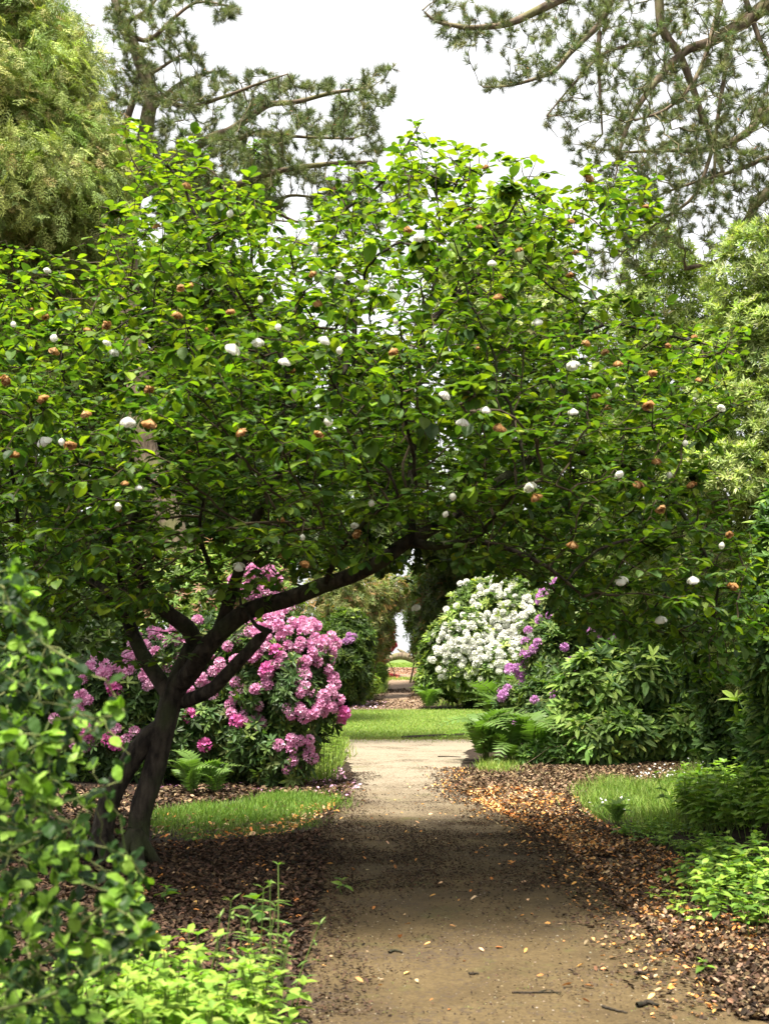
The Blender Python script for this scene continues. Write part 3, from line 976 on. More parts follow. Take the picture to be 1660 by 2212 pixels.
for (u0, v0, u1, v1) in [(850, 380, 910, 284), (870, 360, 880, 312), (1120, 430, 1160, 342), (1150, 420, 1125, 345), (1300, 410, 1415, 372), (1340, 430, 1422, 436), (1380, 400, 1378, 350), (1520, 775, 1622, 734), (1560, 760, 1600, 705),
                         (300, 370, 270, 292), (350, 370, 408, 306), (400, 390, 455, 335), (320, 350, 318, 288), (30, 590, 12, 518), (120, 620, 145, 558), (940, 400, 942, 338), (1040, 380, 1032, 318), (700, 430, 738, 372), (740, 420, 770, 372),
                         (1580, 880, 1640, 850), (1290, 650, 1340, 612), (1230, 480, 1262, 362), (560, 450, 545, 398), (640, 520, 650, 462), (1010, 400, 965, 326), (230, 500, 212, 445), (1520, 1130, 1600, 1085), (1560, 1190, 1650, 1160)]:
    Ys = 9.5 + RS.uniform(-.4, .4)
    g.spine([P(u0, v0, Ys), P((u0 + u1) / 2 + RS.normal(0, 6), (v0 + v1) / 2, Ys), P(u1, v1, Ys)], .006, .002, step=.07)
CROWN = [(-160, 520), (0, 530), (40, 560), (120, 565), (170, 620), (215, 560), (215, 470), (250, 470), (275, 440), (275, 310), (305, 300), (330, 325), (400, 310), (450, 350),
         (410, 400), (440, 430), (510, 410), (560, 420), (590, 480), (650, 480), (700, 400), (740, 385), (800, 390), (845, 325), (895, 300), (912, 320), (890, 360),
         (950, 340), (1020, 330), (1090, 350), (1150, 345), (1190, 400), (1235, 400), (1270, 365), (1350, 375), (1420, 375), (1425, 440), (1360, 480), (1280, 500), (1240, 520),
         (1230, 600), (1310, 625), (1410, 650), (1450, 700), (1560, 720), (1620, 715), (1610, 750), (1540, 790), (1590, 860), (1590, 900), (1530, 960), (1500, 1050), (1560, 1110), (1620, 1180), (1670, 1330),
         (1620, 1410), (1540, 1430), (1460, 1400), (1380, 1385), (1320, 1350), (1260, 1370), (1200, 1330), (1150, 1250), (1060, 1225), (980, 1235), (900, 1205), (830, 1215), (740, 1265),
         (640, 1285), (560, 1270), (480, 1250), (420, 1230), (330, 1290), (240, 1390), (120, 1395), (0, 1370), (-160, 1300)]
HOLES = [(735, 1010, 30, 25), (1290, 585, 40, 30), (460, 1190, 50, 35), (620, 1215, 50, 30), (640, 500, 25, 60), (1310, 1120, 35, 25), (320, 960, 35, 60), (1215, 1020, 45, 25), (0, 1170, 30, 60), (370, 1110, 40, 40)]


def cdens(u, v):
    nz = np.array([noise.noise(Vector((a_ / 105, b_ / 36, 0.3))) for a_, b_ in zip(u, v)])
    d = 0.6 + 1.25 * nz
    for (hu, hv, ru, rv) in HOLES:
        d = np.where(((u - hu) / ru) ** 2 + ((v - hv) / rv) ** 2 < 1, 0, d)
    return np.clip(d, 0.04, 1)


u, v = sample_poly(20000, CROWN, cdens)
ed = poly_dist(u, v, CROWN)
thick = 0.25 + 2.3 * np.sqrt(np.clip(ed / 330, 0, 1))
low = np.clip((v - 1150) / 200, 0, 1)
mid = 9.6 - 0.4 * np.sin(u / 400)
Yd = mid + thick * RS.uniform(-1, 1, len(u))
limb_v = np.interp(u, [430, 500, 550, 625, 700, 760, 820, 860, 900, 960, 1100, 1260], [1400, 1344, 1314, 1294, 1264, 1244, 1214, 1184, 1165, 1170, 1185, 1250])
open_ = (u > 470) & (u < 980) & (v > limb_v - 48) & (Yd < 9.9)     # the arching limb is bare on the side towards the path
open_ |= (u > 560) & (u < 900) & (v > limb_v - 12)
u, v, Yd = u[~open_], v[~open_], Yd[~open_]
att = Pv(u, v, Yd)
# the crown hangs in flat, slightly wavy tiers
wav = np.array([noise.noise(Vector((a_ * .55, b_ * .55, 2.2))) for a_, b_ in att[:, :2]]) * .5 - 0.10 * (att[:, 0] - 0.3) ** 2 * .35
att[:, 2] = np.round((att[:, 2] - wav) / 0.33) * 0.33 + wav - 0.03 + RS.normal(0, .045, len(att))
att = att[att[:, 2] > 1.0]
WF = [(500, 462), (105, 588), (28, 705), (120, 733), (235, 745), (250, 765), (600, 712), (557, 742), (704, 738), (733, 760), (617, 785), (1062, 572), (1110, 400), (798, 627), (677, 540), (1255, 648),
      (1158, 698), (965, 858), (1235, 790), (1050, 890), (1000, 915), (708, 912), (803, 1090), (978, 1075), (1140, 1055), (457, 1278), (278, 912), (133, 958), (90, 955), (1480, 960), (1515, 930), (1560, 885),
      (1447, 1028), (1332, 1030), (1237, 893), (1340, 1255), (895, 1315), (1495, 1255), (1560, 1180), (1425, 1340), (300, 1058), (517, 1225), (765, 1140), (735, 600), (905, 515), (508, 755), (850, 700), (560, 650), (965, 1115)]
BF = [(337, 492), (408, 405), (390, 628), (383, 685), (98, 690), (190, 718), (227, 708), (120, 762), (88, 866), (182, 900), (15, 828), (672, 597), (686, 660), (497, 680), (847, 765), (1047, 365),
      (1035, 495), (1235, 482), (1275, 388), (1395, 450), (1120, 545), (882, 500), (1075, 645), (1268, 745), (1303, 765), (1440, 752), (1408, 810), (1398, 880), (1508, 825), (1285, 860),
      (1080, 928), (690, 945), (1418, 1000), (1380, 1050), (1490, 1050), (1425, 1105), (1153, 1078), (1238, 1180), (1585, 1270), (1570, 1160), (607, 1128), (765, 1160), (660, 1222), (395, 1278), (325, 918), (270, 1050), (517, 940), (152, 968), (1332, 790), (320, 845)]
fu = np.array([q[0] for q in WF + BF], float); fv = np.array([q[1] for q in WF + BF], float)
fe = poly_dist(fu, fv, CROWN); fin = in_poly(fu, fv, CROWN)
fY = 9.6 - 0.4 * np.sin(fu / 400) - np.where(fin, 0.3 + (2.3 + .25 * RS.rand(len(fu))) * np.sqrt(np.clip(fe / 330, 0, 1)), 0)
FPOS = Pv(fu, fv, fY)
g.grow(np.vstack([att, FPOS + [0, 0, 0.1]]), infl=1.3, kill=0.105, step=0.1, iters=55, wob=0.15, grav=0.0)

g.finish(tip=0.0028, ex=2.5, maxr=0.03)
a1, a2 = Acc(), Acc()
g.tubes(a1, a2, 0.012)
for az in (0.3, 1.5, 2.9, 4.0, 5.2):   # surface roots flaring from the foot
    for c_ in (P(290, 1885, Y0 - .1), P(218, 1880, Y0 - .05)):
        c_ = np.array([c_[0], c_[1], 0.1]); q_ = c_ + [math.cos(az) * .2, math.sin(az) * .2, -.09]; r_ = c_ + [math.cos(az + .3) * .42, math.sin(az + .3) * .42, -.14]
        a1.tube(smooth_line([c_ + [0, 0, .18], q_, r_], 6), np.linspace(.06, .012, 6), 7)
a1.build('trunk', M_bark, mag, smooth=True)
a2.build('twigs', M_twig, mag)
idx = np.where((g.r < 0.0065) & (np.arange(len(g.p)) >= shoot0))[0]
PP = []; DD = []
for i in idx:
    tipn = len(g.kids[i]) == 0
    hi_ = g.P[i][2] > 3.5
    k = (5 if hi_ else 7) if tipn else RS.choice([1, 2, 2] if hi_ else [2, 3, 3])
    d0 = g.d[i]
    for j in range(k):
        az = RS.uniform(0, 6.28)
        dd = d0 * (0.7 if tipn else 0.35) + np.array([math.cos(az), math.sin(az), RS.normal(-0.10, .13)]) * 0.9
        PP.append(g.P[i] - d0 * RS.uniform(0, 0.11)); DD.append(dd)
PP = np.array(PP); DD = unit(np.array(DD))
# a short stalk, then the blade
n = len(PP)
print('magnolia nodes', len(g.p), 'leaves', n)
up = unit(np.stack([RS.normal(0, .2, n), RS.normal(0, .2, n), np.ones(n)], -1))
young = RS.rand(n) < 0.12 + 0.4 * np.clip((PP[:, 2] - 3.0) / 2.5, 0, 1)   # fresh yellow leaves, more of them higher up to colour in the sunlit top
cols = np.where(young[:, None], pal(n, [(0.16, 0.245, 0.024), (0.21, 0.295, 0.03)], .15), pal(n, [(0.072, 0.138, 0.026), (0.098, 0.165, 0.030), (0.042, 0.088, 0.022)], .2))
Ls = np.clip(RS.normal(0.072, 0.019, n), 0.03, 0.13)
h = n // 2
FR_ = frames(DD, up)
a = Acc()
a.inst(T_mag, (PP + DD * 0.012)[:h], FR_[:h], Ls[:h], cols[:h])
a.inst(T_mag2, (PP + DD * 0.012)[h:], FR_[h:], Ls[h:], cols[h:])
a.build('foliage', M_mag, mag)


# blooms: drooping cups of tepals
def bloom_mesh(name, kind, seed):
    rs = np.random.RandomState(seed)
    a = Acc()
    pet = leaf([0.25, 0.5, 0.75, 0.93], [0.26, 0.40, 0.40, 0.22], 0.35, 0.0)
    for ring, (npet, op, ln) in enumerate({'bud': [(3, .05, 1), (3, .0, .95)], 'cup': [(3, .75, 1.05), (3, .2, 1), (3, .05, .9)], 'open': [(3, .75, 1.05), (3, .35, 1), (3, .0, .85)], 'wilt': [(4, .55, .95), (4, .25, .9), (3, .1, .8)]}[kind]):
        for j in range(npet):
            ph = (j + 0.5 * ring) * 6.283 / npet + rs.normal(0, .25 if kind == 'wilt' else .1)
            o = op + rs.normal(0, .3 if kind == 'wilt' else .06)
            tv, tf = pet
            w = tv.copy()
            t = w[:, 1]
            prof = 0.05 + 0.34 * np.sin(np.clip(t, 0, 1) * math.pi * (0.96 if kind == 'bud' else 0.8)) * (1 + o) + max(0, o) * 0.32 * t ** 2
            ang = w[:, 0] * 1.9
            ax = -t * ln * (1.0 - 0.3 * max(0, o))
            X = prof * np.cos(ph + ang); Yc = prof * np.sin(ph + ang)
            q = np.stack([X, Yc, ax], -1)
            if kind == 'wilt': q += rs.normal(0, 0.07, q.shape)
            c = {'wilt': [(0.46, 0.24, 0.085), (0.33, 0.16, 0.06), (0.55, 0.33, 0.15)][rs.randint(3)]}.get(kind, (0.82, 0.81, 0.72))
            a.raw(q, tf, np.array(c) * (1 + rs.normal(0, .04)))
    # pinkish stamen knob and stalk
    a.tube([(0, 0, 0.0), (0, 0, 0.35), (0.05, 0, 0.8)], [0.05, 0.035, 0.03], 5, (0.18, 0.22, 0.06))
    a.tube([(0, 0, -0.1), (0, 0, -0.35), (0, 0, -0.5)], [0.12, 0.14, 0.03], 6, (0.45, 0.12, 0.14) if kind != 'wilt' else (0.2, 0.1, 0.05))
    o = a.build(name, M_petal, smooth=True)
    me = o.data
    bpy.data.objects.remove(o)
    return me


WB = [bloom_mesh('white_bloom', k, s) for k, s in (('bud', 1), ('cup', 2), ('cup', 3), ('open', 4), ('bud', 5))]
BB = [bloom_mesh('brown_bloom', 'wilt', s) for s in (11, 12, 13)]
nw = len(WF)
for i, p in enumerate(FPOS):
    tilt = np.array([RS.normal(0, .35), RS.normal(0, .35), 1])
    me = WB[RS.randint(5)] if i < nw else BB[RS.randint(3)]
    link_mesh('flower', me, mag, p + [0, 0, 0.03], tilt, RS.uniform(.036, .062) if i < nw else RS.uniform(.034, .052), label='creamy white drooping bloom' if i < nw else 'wilted brown bloom')
# the remaining small buds and withered blooms as one part
a = Acc()
k = 0
cand = RS.permutation(idx)[:130]
for i in cand:
    src = (WB[0] if RS.rand() < 0.5 else BB[RS.randint(3)])
    vv = np.array([q.co for q in src.vertices]); ff = np.array([list(p_.vertices) for p_ in src.polygons if len(p_.vertices) == 3], np.int32)
    cc = np.zeros(len(vv) * 4); src.attributes['Col'].data.foreach_get('color', cc)
    s = RS.uniform(0.02, 0.055)
    a.raw(vv * s + g.P[i] - [0, 0, 0.01], ff, cc.reshape(-1, 4)[:, :3])
tag(a.build('small_buds', M_petal, mag), 'many small buds and withered blooms', kind='stuff')

# ================================================================== SHRUBS
def ros_cols(n, nrm, cols, young, ysh, jit=0.18):
    """leaf colours; fresh growth on the outer, upper shoots of the plant"""
    c = pal(n, cols, jit)
    yg = (RS.rand(n) < ysh)
    return np.where(yg[:, None], pal(n, young, jit), c)


def shrub(name, label, cat, el, base, n, tpl, k, length, cols, young, ysh=0.3, mat=None, shell=0.25, nstem=30, stem_r=0.02, up=0.5, elv=(5, 45), group=None,
          front=0.75, bump=0.16, stem_spread=0.4, inner=0.25, freq=2.2, tpl_in=None, cut=0.62, stem_mat=None, foliage_name='foliage'):
    lu = Lumps(el)
    t = thing(name, label, cat, base, group)
    a = Acc()
    p, nr = lu.sample(n, shell * 0.55, bump, front, freq=freq, cut=cut)
    ax = unit(nr + np.array([0, 0, up]) + 0.35 * RS.normal(size=nr.shape))
    rosettes(a, p, ax, tpl, k, length, ros_cols(n, nr, cols, young, ysh), elv)
    m = int(n * inner)
    if m:
        p2, nr2 = lu.sample(m, 0.6, bump, front * 0.6, freq=freq, cut=0)
        rosettes(a, p2, unit(nr2 + 0.8 * RS.normal(size=nr2.shape)), tpl_in or tpl, max(4, k - 2), length * 1.2, pal(m, cols, .2) * 0.9, (0, 50))
    a.build(foliage_name, mat or M_leaf, t)
    if nstem:
        b = Acc()
        p3, _ = lu.sample(nstem, 0.25, 0, 0.6, zmin=0.25, cut=0)
        stems(b, np.array(base, float), p3, stem_r, stem_spread)
        b.build('stems', stem_mat or M_stem, t, smooth=True)
    t_l[name] = lu
    return t, lu


t_l = {}


def trusses(t, lu, zones, meshes, size, maxn=100, label=None, off=0.03, rest_name='flower_clusters'):
    k = 0
    rest = []
    for (u, v, ru, rv, n) in zones:
        for _ in range(n):
            while True:
                x, y = RS.uniform(-1, 1, 2)
                if x * x + y * y < 1: break
            p, nr = lu.hit(u + x * ru, v + y * rv)
            if p[2] < float(H(p[0], p[1])) + 0.03: p[2] = float(H(p[0], p[1])) + 0.05
            ax = unit(nr + np.array([0, -0.1, 0.45]) + RS.normal(0, .25, 3))
            p = p + nr * RS.normal(off, off)
            me = meshes[RS.randint(len(meshes))]
            if k < maxn:
                link_mesh('flower_cluster', me, t, p, ax, size)
            else:
                rest.append((p, ax, me))
            k += 1
    if rest:
        a = Acc()
        for p, ax, me in rest:
            n_ = len(me.vertices)
            vv = np.zeros(n_ * 3); me.vertices.foreach_get('co', vv); vv = vv.reshape(-1, 3)
            lv = np.zeros(len(me.loops), np.int32); me.loops.foreach_get('vertex_index', lv)
            cc = np.zeros(n_ * 4); me.attributes['Col'].data.foreach_get('color', cc)
            e1 = unit(np.cross(ax, [0.2, 0.9, 0.1])); e2 = np.cross(ax, e1)
            a.raw(vv @ np.stack([e1, e2, ax]) * size + p, lv.reshape(-1, 3), cc.reshape(-1, 4)[:, :3])
        tag(a.build(rest_name, M_petal, t), kind='stuff')


PINK = [truss_mesh('pink_truss', [(0.74, 0.34, 0.55), (0.66, 0.25, 0.46), (0.82, 0.50, 0.67)], M_petal, 12, s, (0.55, .12, .3)) for s in (1, 2, 3)]
DPINK = [truss_mesh('deep_pink_truss', [(0.62, 0.12, 0.36), (0.66, 0.17, 0.42)], M_petal, 10, s, (0.4, .05, .2)) for s in (4, 5)]
WHITE = [truss_mesh('white_truss', [(0.84, 0.84, 0.78), (0.8, 0.8, 0.72), (0.86, 0.83, 0.80)], M_petal, 12, s, (0.6, .6, .25)) for s in (6, 7, 8)]
PURP = [truss_mesh('purple_truss', [(0.62, 0.30, 0.60), (0.56, 0.24, 0.55), (0.70, 0.42, 0.68)], M_petal, 12, s, (0.4, .15, .35)) for s in (9, 10)]
REDT = [truss_mesh('red_truss', [(0.55, 0.03, 0.08)], M_petal, 8, s) for s in (12,)]

RH = [(0.055, 0.10, 0.028), (0.075, 0.13, 0.035), (0.04, 0.075, 0.022)]
RHY = [(0.15, 0.22, 0.05), (0.19, 0.25, 0.07)]

# pink rhododendron left of the path
t, lu = shrub('pink_rhododendron', 'wide pink flowering rhododendron behind the dark magnolia trunk', 'shrub', [
    (590, 1440, 16.2, 125, 125, .75), (420, 1470, 16.5, 150, 130, .8), (240, 1520, 16.6, 130, 120, .8), (645, 1530, 16.0, 75, 120, .65), (480, 1590, 16.3, 170, 105, .8), (270, 1610, 16.5, 150, 85, .7), (110, 1590, 16.8, 90, 90, .6), (610, 1620, 15.9, 80, 80, .55)],
    G(470, 1670) + [0, 0.9, 0], 3600, T_rho_m, 8, 0.115, RH, RHY + [(0.12, 0.15, 0.05)], 0.22, M_leaf, 0.2, 70, 0.022, 0.4, (0, 50), inner=0.12, bump=0.2, stem_spread=0.5)
trusses(t, lu, [(600, 1350, 85, 35, 20), (680, 1395, 45, 45, 13), (705, 1490, 22, 60, 8), (640, 1600, 40, 40, 6), (640, 1540, 35, 20, 4), (560, 1560, 35, 15, 4),
                (400, 1375, 60, 28, 10), (325, 1390, 50, 25, 9), (240, 1430, 50, 35, 9), (170, 1490, 35, 30, 4), (600, 1390, 110, 60, 30), (680, 1470, 45, 100, 26), (560, 1500, 130, 80, 30), (330, 1440, 160, 60, 34), (210, 1560, 90, 60, 18), (640, 1640, 40, 30, 7)], PINK, 0.077)
trusses(t, lu, [(250, 1490, 20, 10, 2), (410, 1530, 15, 20, 2), (500, 1555, 20, 10, 1), (430, 1610, 20, 10, 1), (150, 1570, 50, 20, 3), (250, 1590, 30, 20, 2), (590, 1440, 20, 40, 2), (725, 1540, 10, 30, 3), (350, 1690, 10, 10, 1)], DPINK, 0.10)
# taller pink shrub behind it
t, lu = shrub('pink_azalea', 'taller pink flowering shrub rising behind the wide pink rhododendron', 'shrub', [
    (560, 1290, 21, 90, 110, 1.0), (470, 1300, 22, 120, 130, 1.1), (350, 1300, 22, 120, 120, 1.0), (430, 1420, 21.5, 200, 200, 1.1)], (float(P(480, 1400, 21.5)[0]), 21.8, 0), 2200, T_rho_m, 7, 0.13,
    [(0.10, 0.17, 0.03), (0.13, 0.2, 0.04)], [(0.22, 0.30, 0.06), (0.28, 0.16, 0.1)], 0.35, M_leaf, nstem=25)
trusses(t, lu, [(550, 1260, 45, 35, 20), (530, 1235, 30, 15, 6), (600, 1300, 20, 20, 6), (560, 1290, 30, 15, 6)], PINK, 0.12)

# dark and bronze shrubs left of the far path
t, lu = shrub('bronze_pieris', 'tall pieris with orange bronze new leaves left of the far path', 'shrub', [
    (790, 1330, 46, 62, 95, 1.8), (745, 1300, 45, 55, 75, 1.7), (815, 1370, 46, 36, 48, 1.3), (700, 1330, 46, 60, 90, 1.8), (850, 1285, 47, 34, 42, 1.4)], (float(P(775, 1400, 46)[0]), 46.5, .1), 3600, T_nar, 8, 0.17,
    [(0.12, 0.15, 0.04), (0.16, 0.19, 0.06)], [(0.32, 0.19, 0.08), (0.28, 0.22, 0.09), (0.28, 0.30, 0.10)], 0.4, M_leaf, nstem=10, stem_r=.05)
t, lu = shrub('dark_rhododendron', 'dark glossy rhododendron left of the far path edge of lawn', 'shrub', [
    (740, 1440, 40, 60, 85, 1.4), (765, 1445, 40.5, 38, 60, 1.2), (690, 1440, 41, 60, 100, 1.5), (755, 1380, 41, 55, 60, 1.3)], (float(P(745, 1400, 40)[0]), 40.6, .1), 2600, T_rho_s, 8, 0.2,
    [(0.045, 0.075, 0.02), (0.06, 0.10, 0.025)], [(0.20, 0.26, 0.05), (0.10, 0.16, 0.03)], 0.25, M_leaf, nstem=10, stem_r=.05)
trusses(t, lu, [(760, 1380, 25, 25, 4)], PURP, 0.13)
t, lu = shrub('red_rhododendron', 'red flowering shrub at the far end of the path on its left', 'shrub', [
    (825, 1370, 64, 26, 50, 1.2), (800, 1340, 65, 40, 70, 1.6), (812, 1420, 63, 22, 22, 1.0)], (float(P(815, 1400, 64)[0]), 64.5, .5), 1500, T_rho_s, 7, 0.22,
    [(0.09, 0.11, 0.04), (0.2, 0.13, 0.07)], [(0.35, 0.15, 0.09)], 0.4, M_leaf, nstem=4, stem_r=.06)
trusses(t, lu, [(846, 1392, 6, 14, 9), (840, 1370, 8, 10, 3)], REDT, 0.17)
t, lu = shrub('tall_weeds', 'pale green leafy weeds on the left verge of the far path', 'weeds', [
    (785, 1480, 44, 28, 26, 1.2), (758, 1500, 42, 26, 26, 1.0), (818, 1455, 52, 15, 20, 1.2)], (float(P(795, 1480, 44)[0]), 44, .1), 1300, T_nar, 7, 0.22,
    [(0.18, 0.26, 0.05), (0.12, 0.19, 0.04)], [(0.26, 0.33, 0.07)], 0.4, M_leaf, nstem=0, up=1.4)

# white rhododendron
t, lu = shrub('white_rhododendron', 'large rounded white flowering rhododendron right of the far path', 'shrub', [
    (1075, 1350, 39.5, 105, 108, 1.9), (1000, 1400, 38.8, 80, 90, 1.7), (955, 1425, 38.6, 50, 70, 1.3), (1060, 1440, 38.6, 120, 90, 1.7), (1130, 1400, 39, 80, 130, 1.7), (1120, 1300, 40, 60, 60, 1.3), (930, 1470, 38.4, 32, 45, .9)],
    (float(P(1060, 1400, 39)[0]), 39.5, .05), 4600, T_rho_m, 8, 0.19, [(0.075, 0.12, 0.03), (0.10, 0.155, 0.035)], [(0.30, 0.36, 0.09), (0.26, 0.33, 0.08)], 0.32, M_leaf, 0.2, 14, .05, bump=0.12)
trusses(t, lu, [(1085, 1310, 70, 65, 60), (1010, 1360, 70, 50, 30), (1080, 1370, 70, 50, 40), (990, 1430, 50, 35, 32), (1000, 1400, 60, 30, 14), (1100, 1420, 50, 50, 18), (960, 1380, 35, 35, 9), (985, 1490, 30, 20, 7), (1045, 1460, 40, 25, 7), (1060, 1350, 110, 110, 70), (960, 1430, 45, 40, 12)], WHITE, 0.115)

# dark evergreens and holly behind the far path and white shrub
shrub('evergreen_bush', 'dark evergreen bush with pale shoots right of the far path, behind the white shrub', 'shrub', [
    (918, 1330, 58, 44, 95, 2.2), (968, 1270, 56, 70, 90, 2.6), (905, 1285, 60, 34, 65, 2.0), (1050, 1230, 55, 110, 90, 3), (912, 1400, 56, 22, 32, 1.5)], (float(P(930, 1400, 57)[0]), 58, .4), 4200, T_rho_s, 7, 0.25,
    [(0.08, 0.12, 0.035), (0.11, 0.16, 0.045)], [(0.20, 0.25, 0.07), (0.24, 0.16, 0.07)], 0.3, M_leaf, nstem=8, stem_r=.07)

# purple rhododendron with ferns in front
t, lu = shrub('purple_rhododendron', 'straggly lilac flowering rhododendron between the white one and the broad green one', 'shrub', [
    (1220, 1330, 21.5, 50, 90, .8), (1190, 1440, 21, 55, 90, .7), (1185, 1550, 20.4, 75, 75, .7), (1215, 1590, 20, 55, 55, .6), (1260, 1330, 21.5, 80, 90, .9), (1290, 1400, 21, 90, 90, .8), (1100, 1520, 20.8, 30, 50, .4), (1190, 1625, 19.7, 45, 35, .35)],
    (float(P(1190, 1500, 20.8)[0]), 20.9, 0), 3000, T_rho_m, 7, 0.13, RH + [(0.10, 0.16, 0.04)], RHY, 0.3, M_leaf, 0.25, 55, 0.02, bump=0.25, inner=0.15)
trusses(t, lu, [(1178, 1310, 16, 40, 9), (1150, 1400, 22, 50, 8), (1120, 1460, 25, 35, 8), (1095, 1500, 14, 14, 4), (1115, 1560, 12, 10, 3), (1120, 1610, 8, 8, 2), (1215, 1600, 35, 14, 8), (1310, 1370, 15, 15, 4), (1220, 1440, 40, 40, 5), (1200, 1270, 15, 10, 3), (1180, 1560, 60, 60, 8), (1300, 1380, 60, 40, 6)], PURP, 0.085)
shrub('feathery_bush', 'yellow green fine leaved bush above the lilac rhododendron', 'shrub', [
    (1270, 1320, 23, 60, 70, .9), (1260, 1240, 24, 80, 70, 1.0), (1380, 1330, 23.5, 80, 90, 1.0)], (float(P(1300, 1350, 23.5)[0]), 24, 0), 2400, T_nar, 8, 0.10,
    [(0.13, 0.17, 0.04), (0.09, 0.12, 0.03)], [(0.22, 0.27, 0.07)], 0.4, M_leaf, nstem=15, stem_r=.03)

# broad green rhododendron
shrub('green_rhododendron', 'broad glossy green rhododendron without flowers, leaf litter at its foot', 'shrub', [
    (1290, 1500, 19.4, 95, 95, .7), (1380, 1470, 19.6, 100, 90, .8), (1480, 1500, 19.6, 110, 110, .8), (1330, 1590, 18.9, 110, 60, .6), (1470, 1580, 19.0, 110, 60, .6), (1420, 1420, 20, 70, 50, .7), (1590, 1530, 19.5, 90, 100, .8), (1230, 1560, 19.2, 50, 60, .5)],
    (float(P(1400, 1500, 19.3)[0]), 19.5, 0), 2300, T_rho, 8, 0.19, [(0.09, 0.16, 0.04), (0.13, 0.20, 0.05), (0.06, 0.115, 0.03)], [(0.22, 0.32, 0.07), (0.28, 0.38, 0.09)], 0.45, M_leaf, 0.2, 50, 0.018, 0.8, (-25, 40), inner=0.15)
shrub('young_rhododendron', 'low young rhododendron with pale shoots at the foot of the lilac one', 'shrub', [
    (1210, 1625, 18.9, 45, 28, .3), (1150, 1630, 19.0, 30, 22, .25), (1260, 1615, 18.8, 40, 30, .3)], (float(P(1210, 1630, 18.9)[0]), 18.9, 0), 260, T_rho, 8, 0.13,
    [(0.10, 0.18, 0.05)], [(0.18, 0.28, 0.07)], 0.5, M_leaf, nstem=8, stem_r=.01, up=0.9)

# ferns
T_pin = leaf([0.12, 0.3, 0.5, 0.72], [0.16, 0.12, 0.13, 0.07], 0.2, 0.12)
fr_mesh = []
for s in range(3):
    rs = np.random.RandomState(30 + s)
    a = Acc()
    npn = 17
    tt = np.linspace(0, 1, npn)
    arch = 0.55
    spx = tt * 0.95; spz = 0.40 * np.sin(tt * 2.7) - 0.12 * tt ** 3
    sp = np.stack([0.04 * np.sin(tt * 3 + s), spx, spz], -1)
    a.tube(sp, np.linspace(.008, .002, npn), 3, (0.14, 0.17, 0.05))
    tg = np.gradient(sp, axis=0); tg = unit(tg)
    for i in range(2, npn):
        ln = 0.25 * math.sin(math.pi * (tt[i] * 0.86 + 0.12)) ** 0.8
        for sd in (-1, 1):
            d = unit(np.array([sd * 1.0, 0, -0.15 + rs.normal(0, .05)]) + tg[i] * 0.45)
            nn = np.cross(d, tg[i]) * -sd
            a.inst(T_pin, sp[i][None], frames(d[None], nn[None]), ln, np.array((0.13, 0.22, 0.05)) * (1 + rs.normal(0, .1)))
    o = a.build('frond_src', M_leaf); fr_mesh.append(o.data); bpy.data.objects.remove(o)


def fern(label, u, v, Y, r, n, tilt=0.5, hh=None):
    b = P(u, v, Y) if hh is not None else None
    p = P(u, v, Y); p[2] = float(H(p[0], p[1])) if hh is None else hh
    t = thing('fern', label, 'fern', p, 'ferns growing among the rhododendrons')
    for k in range(n):
        az = k * 2.4 + RS.normal(0, .2)
        o = bpy.data.objects.new('frond', fr_mesh[RS.randint(3)])
        C.objects.link(o); o.parent = t
        o.rotation_euler = (tilt + RS.normal(0, .18), RS.normal(0, .15), az)
        o.scale = (r * RS.uniform(.8, 1.15),) * 3


fern('large feathery fern at the lawn corner right of the path', 1050, 1640, 19.4, 1.0, 13, 0.55)
fern('arching fern leaning over the path edge beside the lilac rhododendron', 1105, 1640, 19.3, 0.95, 11, 0.35)
fern('fern with long fronds spread in front of the lilac rhododendron', 1160, 1640, 19.2, 1.1, 9, 0.45)
fern('tall fern at the near foot of the white flowering rhododendron', 1085, 1560, 23.5, 1.25, 14, 0.85)
fern('pale fern squeezed between white and lilac rhododendrons', 1140, 1535, 26, 1.5, 12, 0.9)
fern('bright fern beside the far path in front of the white shrub', 925, 1525, 37.6, 0.95, 9, 0.5)
fern('dark fern in deep shade under the pink rhododendron', 415, 1700, 14.6, 0.62, 9, 0.65)
fern('second dark fern right of the one under the pink rhododendron', 465, 1695, 14.7, 0.5, 7, 0.6)
fern('small fern growing in the grass bank right of the leaf litter', 1330, 1770, 12.3, 0.3, 8, 0.7)


# ================================================================== RIGHT: pale narrow-leaved shrubs and laurel
PALE = [(0.20, 0.26, 0.07), (0.26, 0.32, 0.1), (0.13, 0.17, 0.045)]
PALEY = [(0.38, 0.44, 0.17), (0.42, 0.47, 0.21), (0.33, 0.39, 0.12)]
shrub('tall_pale_shrub', 'very tall pale green narrow leaved shrub at the right under the pine', 'shrub', [
    (1600, 600, 15, 80, 110, 1.0), (1640, 760, 14.7, 110, 140, 1.1), (1560, 780, 15, 70, 80, .8), (1610, 930, 14.5, 100, 120, 1.0), (1530, 900, 15, 60, 90, .8), (1560, 1040, 14.4, 110, 90, 1.0), (1700, 1000, 14.5, 120, 260, 1.2), (1480, 1000, 15.2, 70, 80, .8), (1600, 1180, 15.0, 130, 130, 1.0), (1650, 1380, 15.4, 130, 160, 1.0), (1720, 650, 15.5, 120, 160, 1.2)],
    (float(P(1620, 1400, 15.2)[0]), 15.6, 0), 12500, T_nar, 9, 0.085, PALE, PALEY, 0.6, M_leaf, 0.2, 0, 0.035, 0.8, (15, 60), bump=0.22, inner=0.12, freq=2.6)
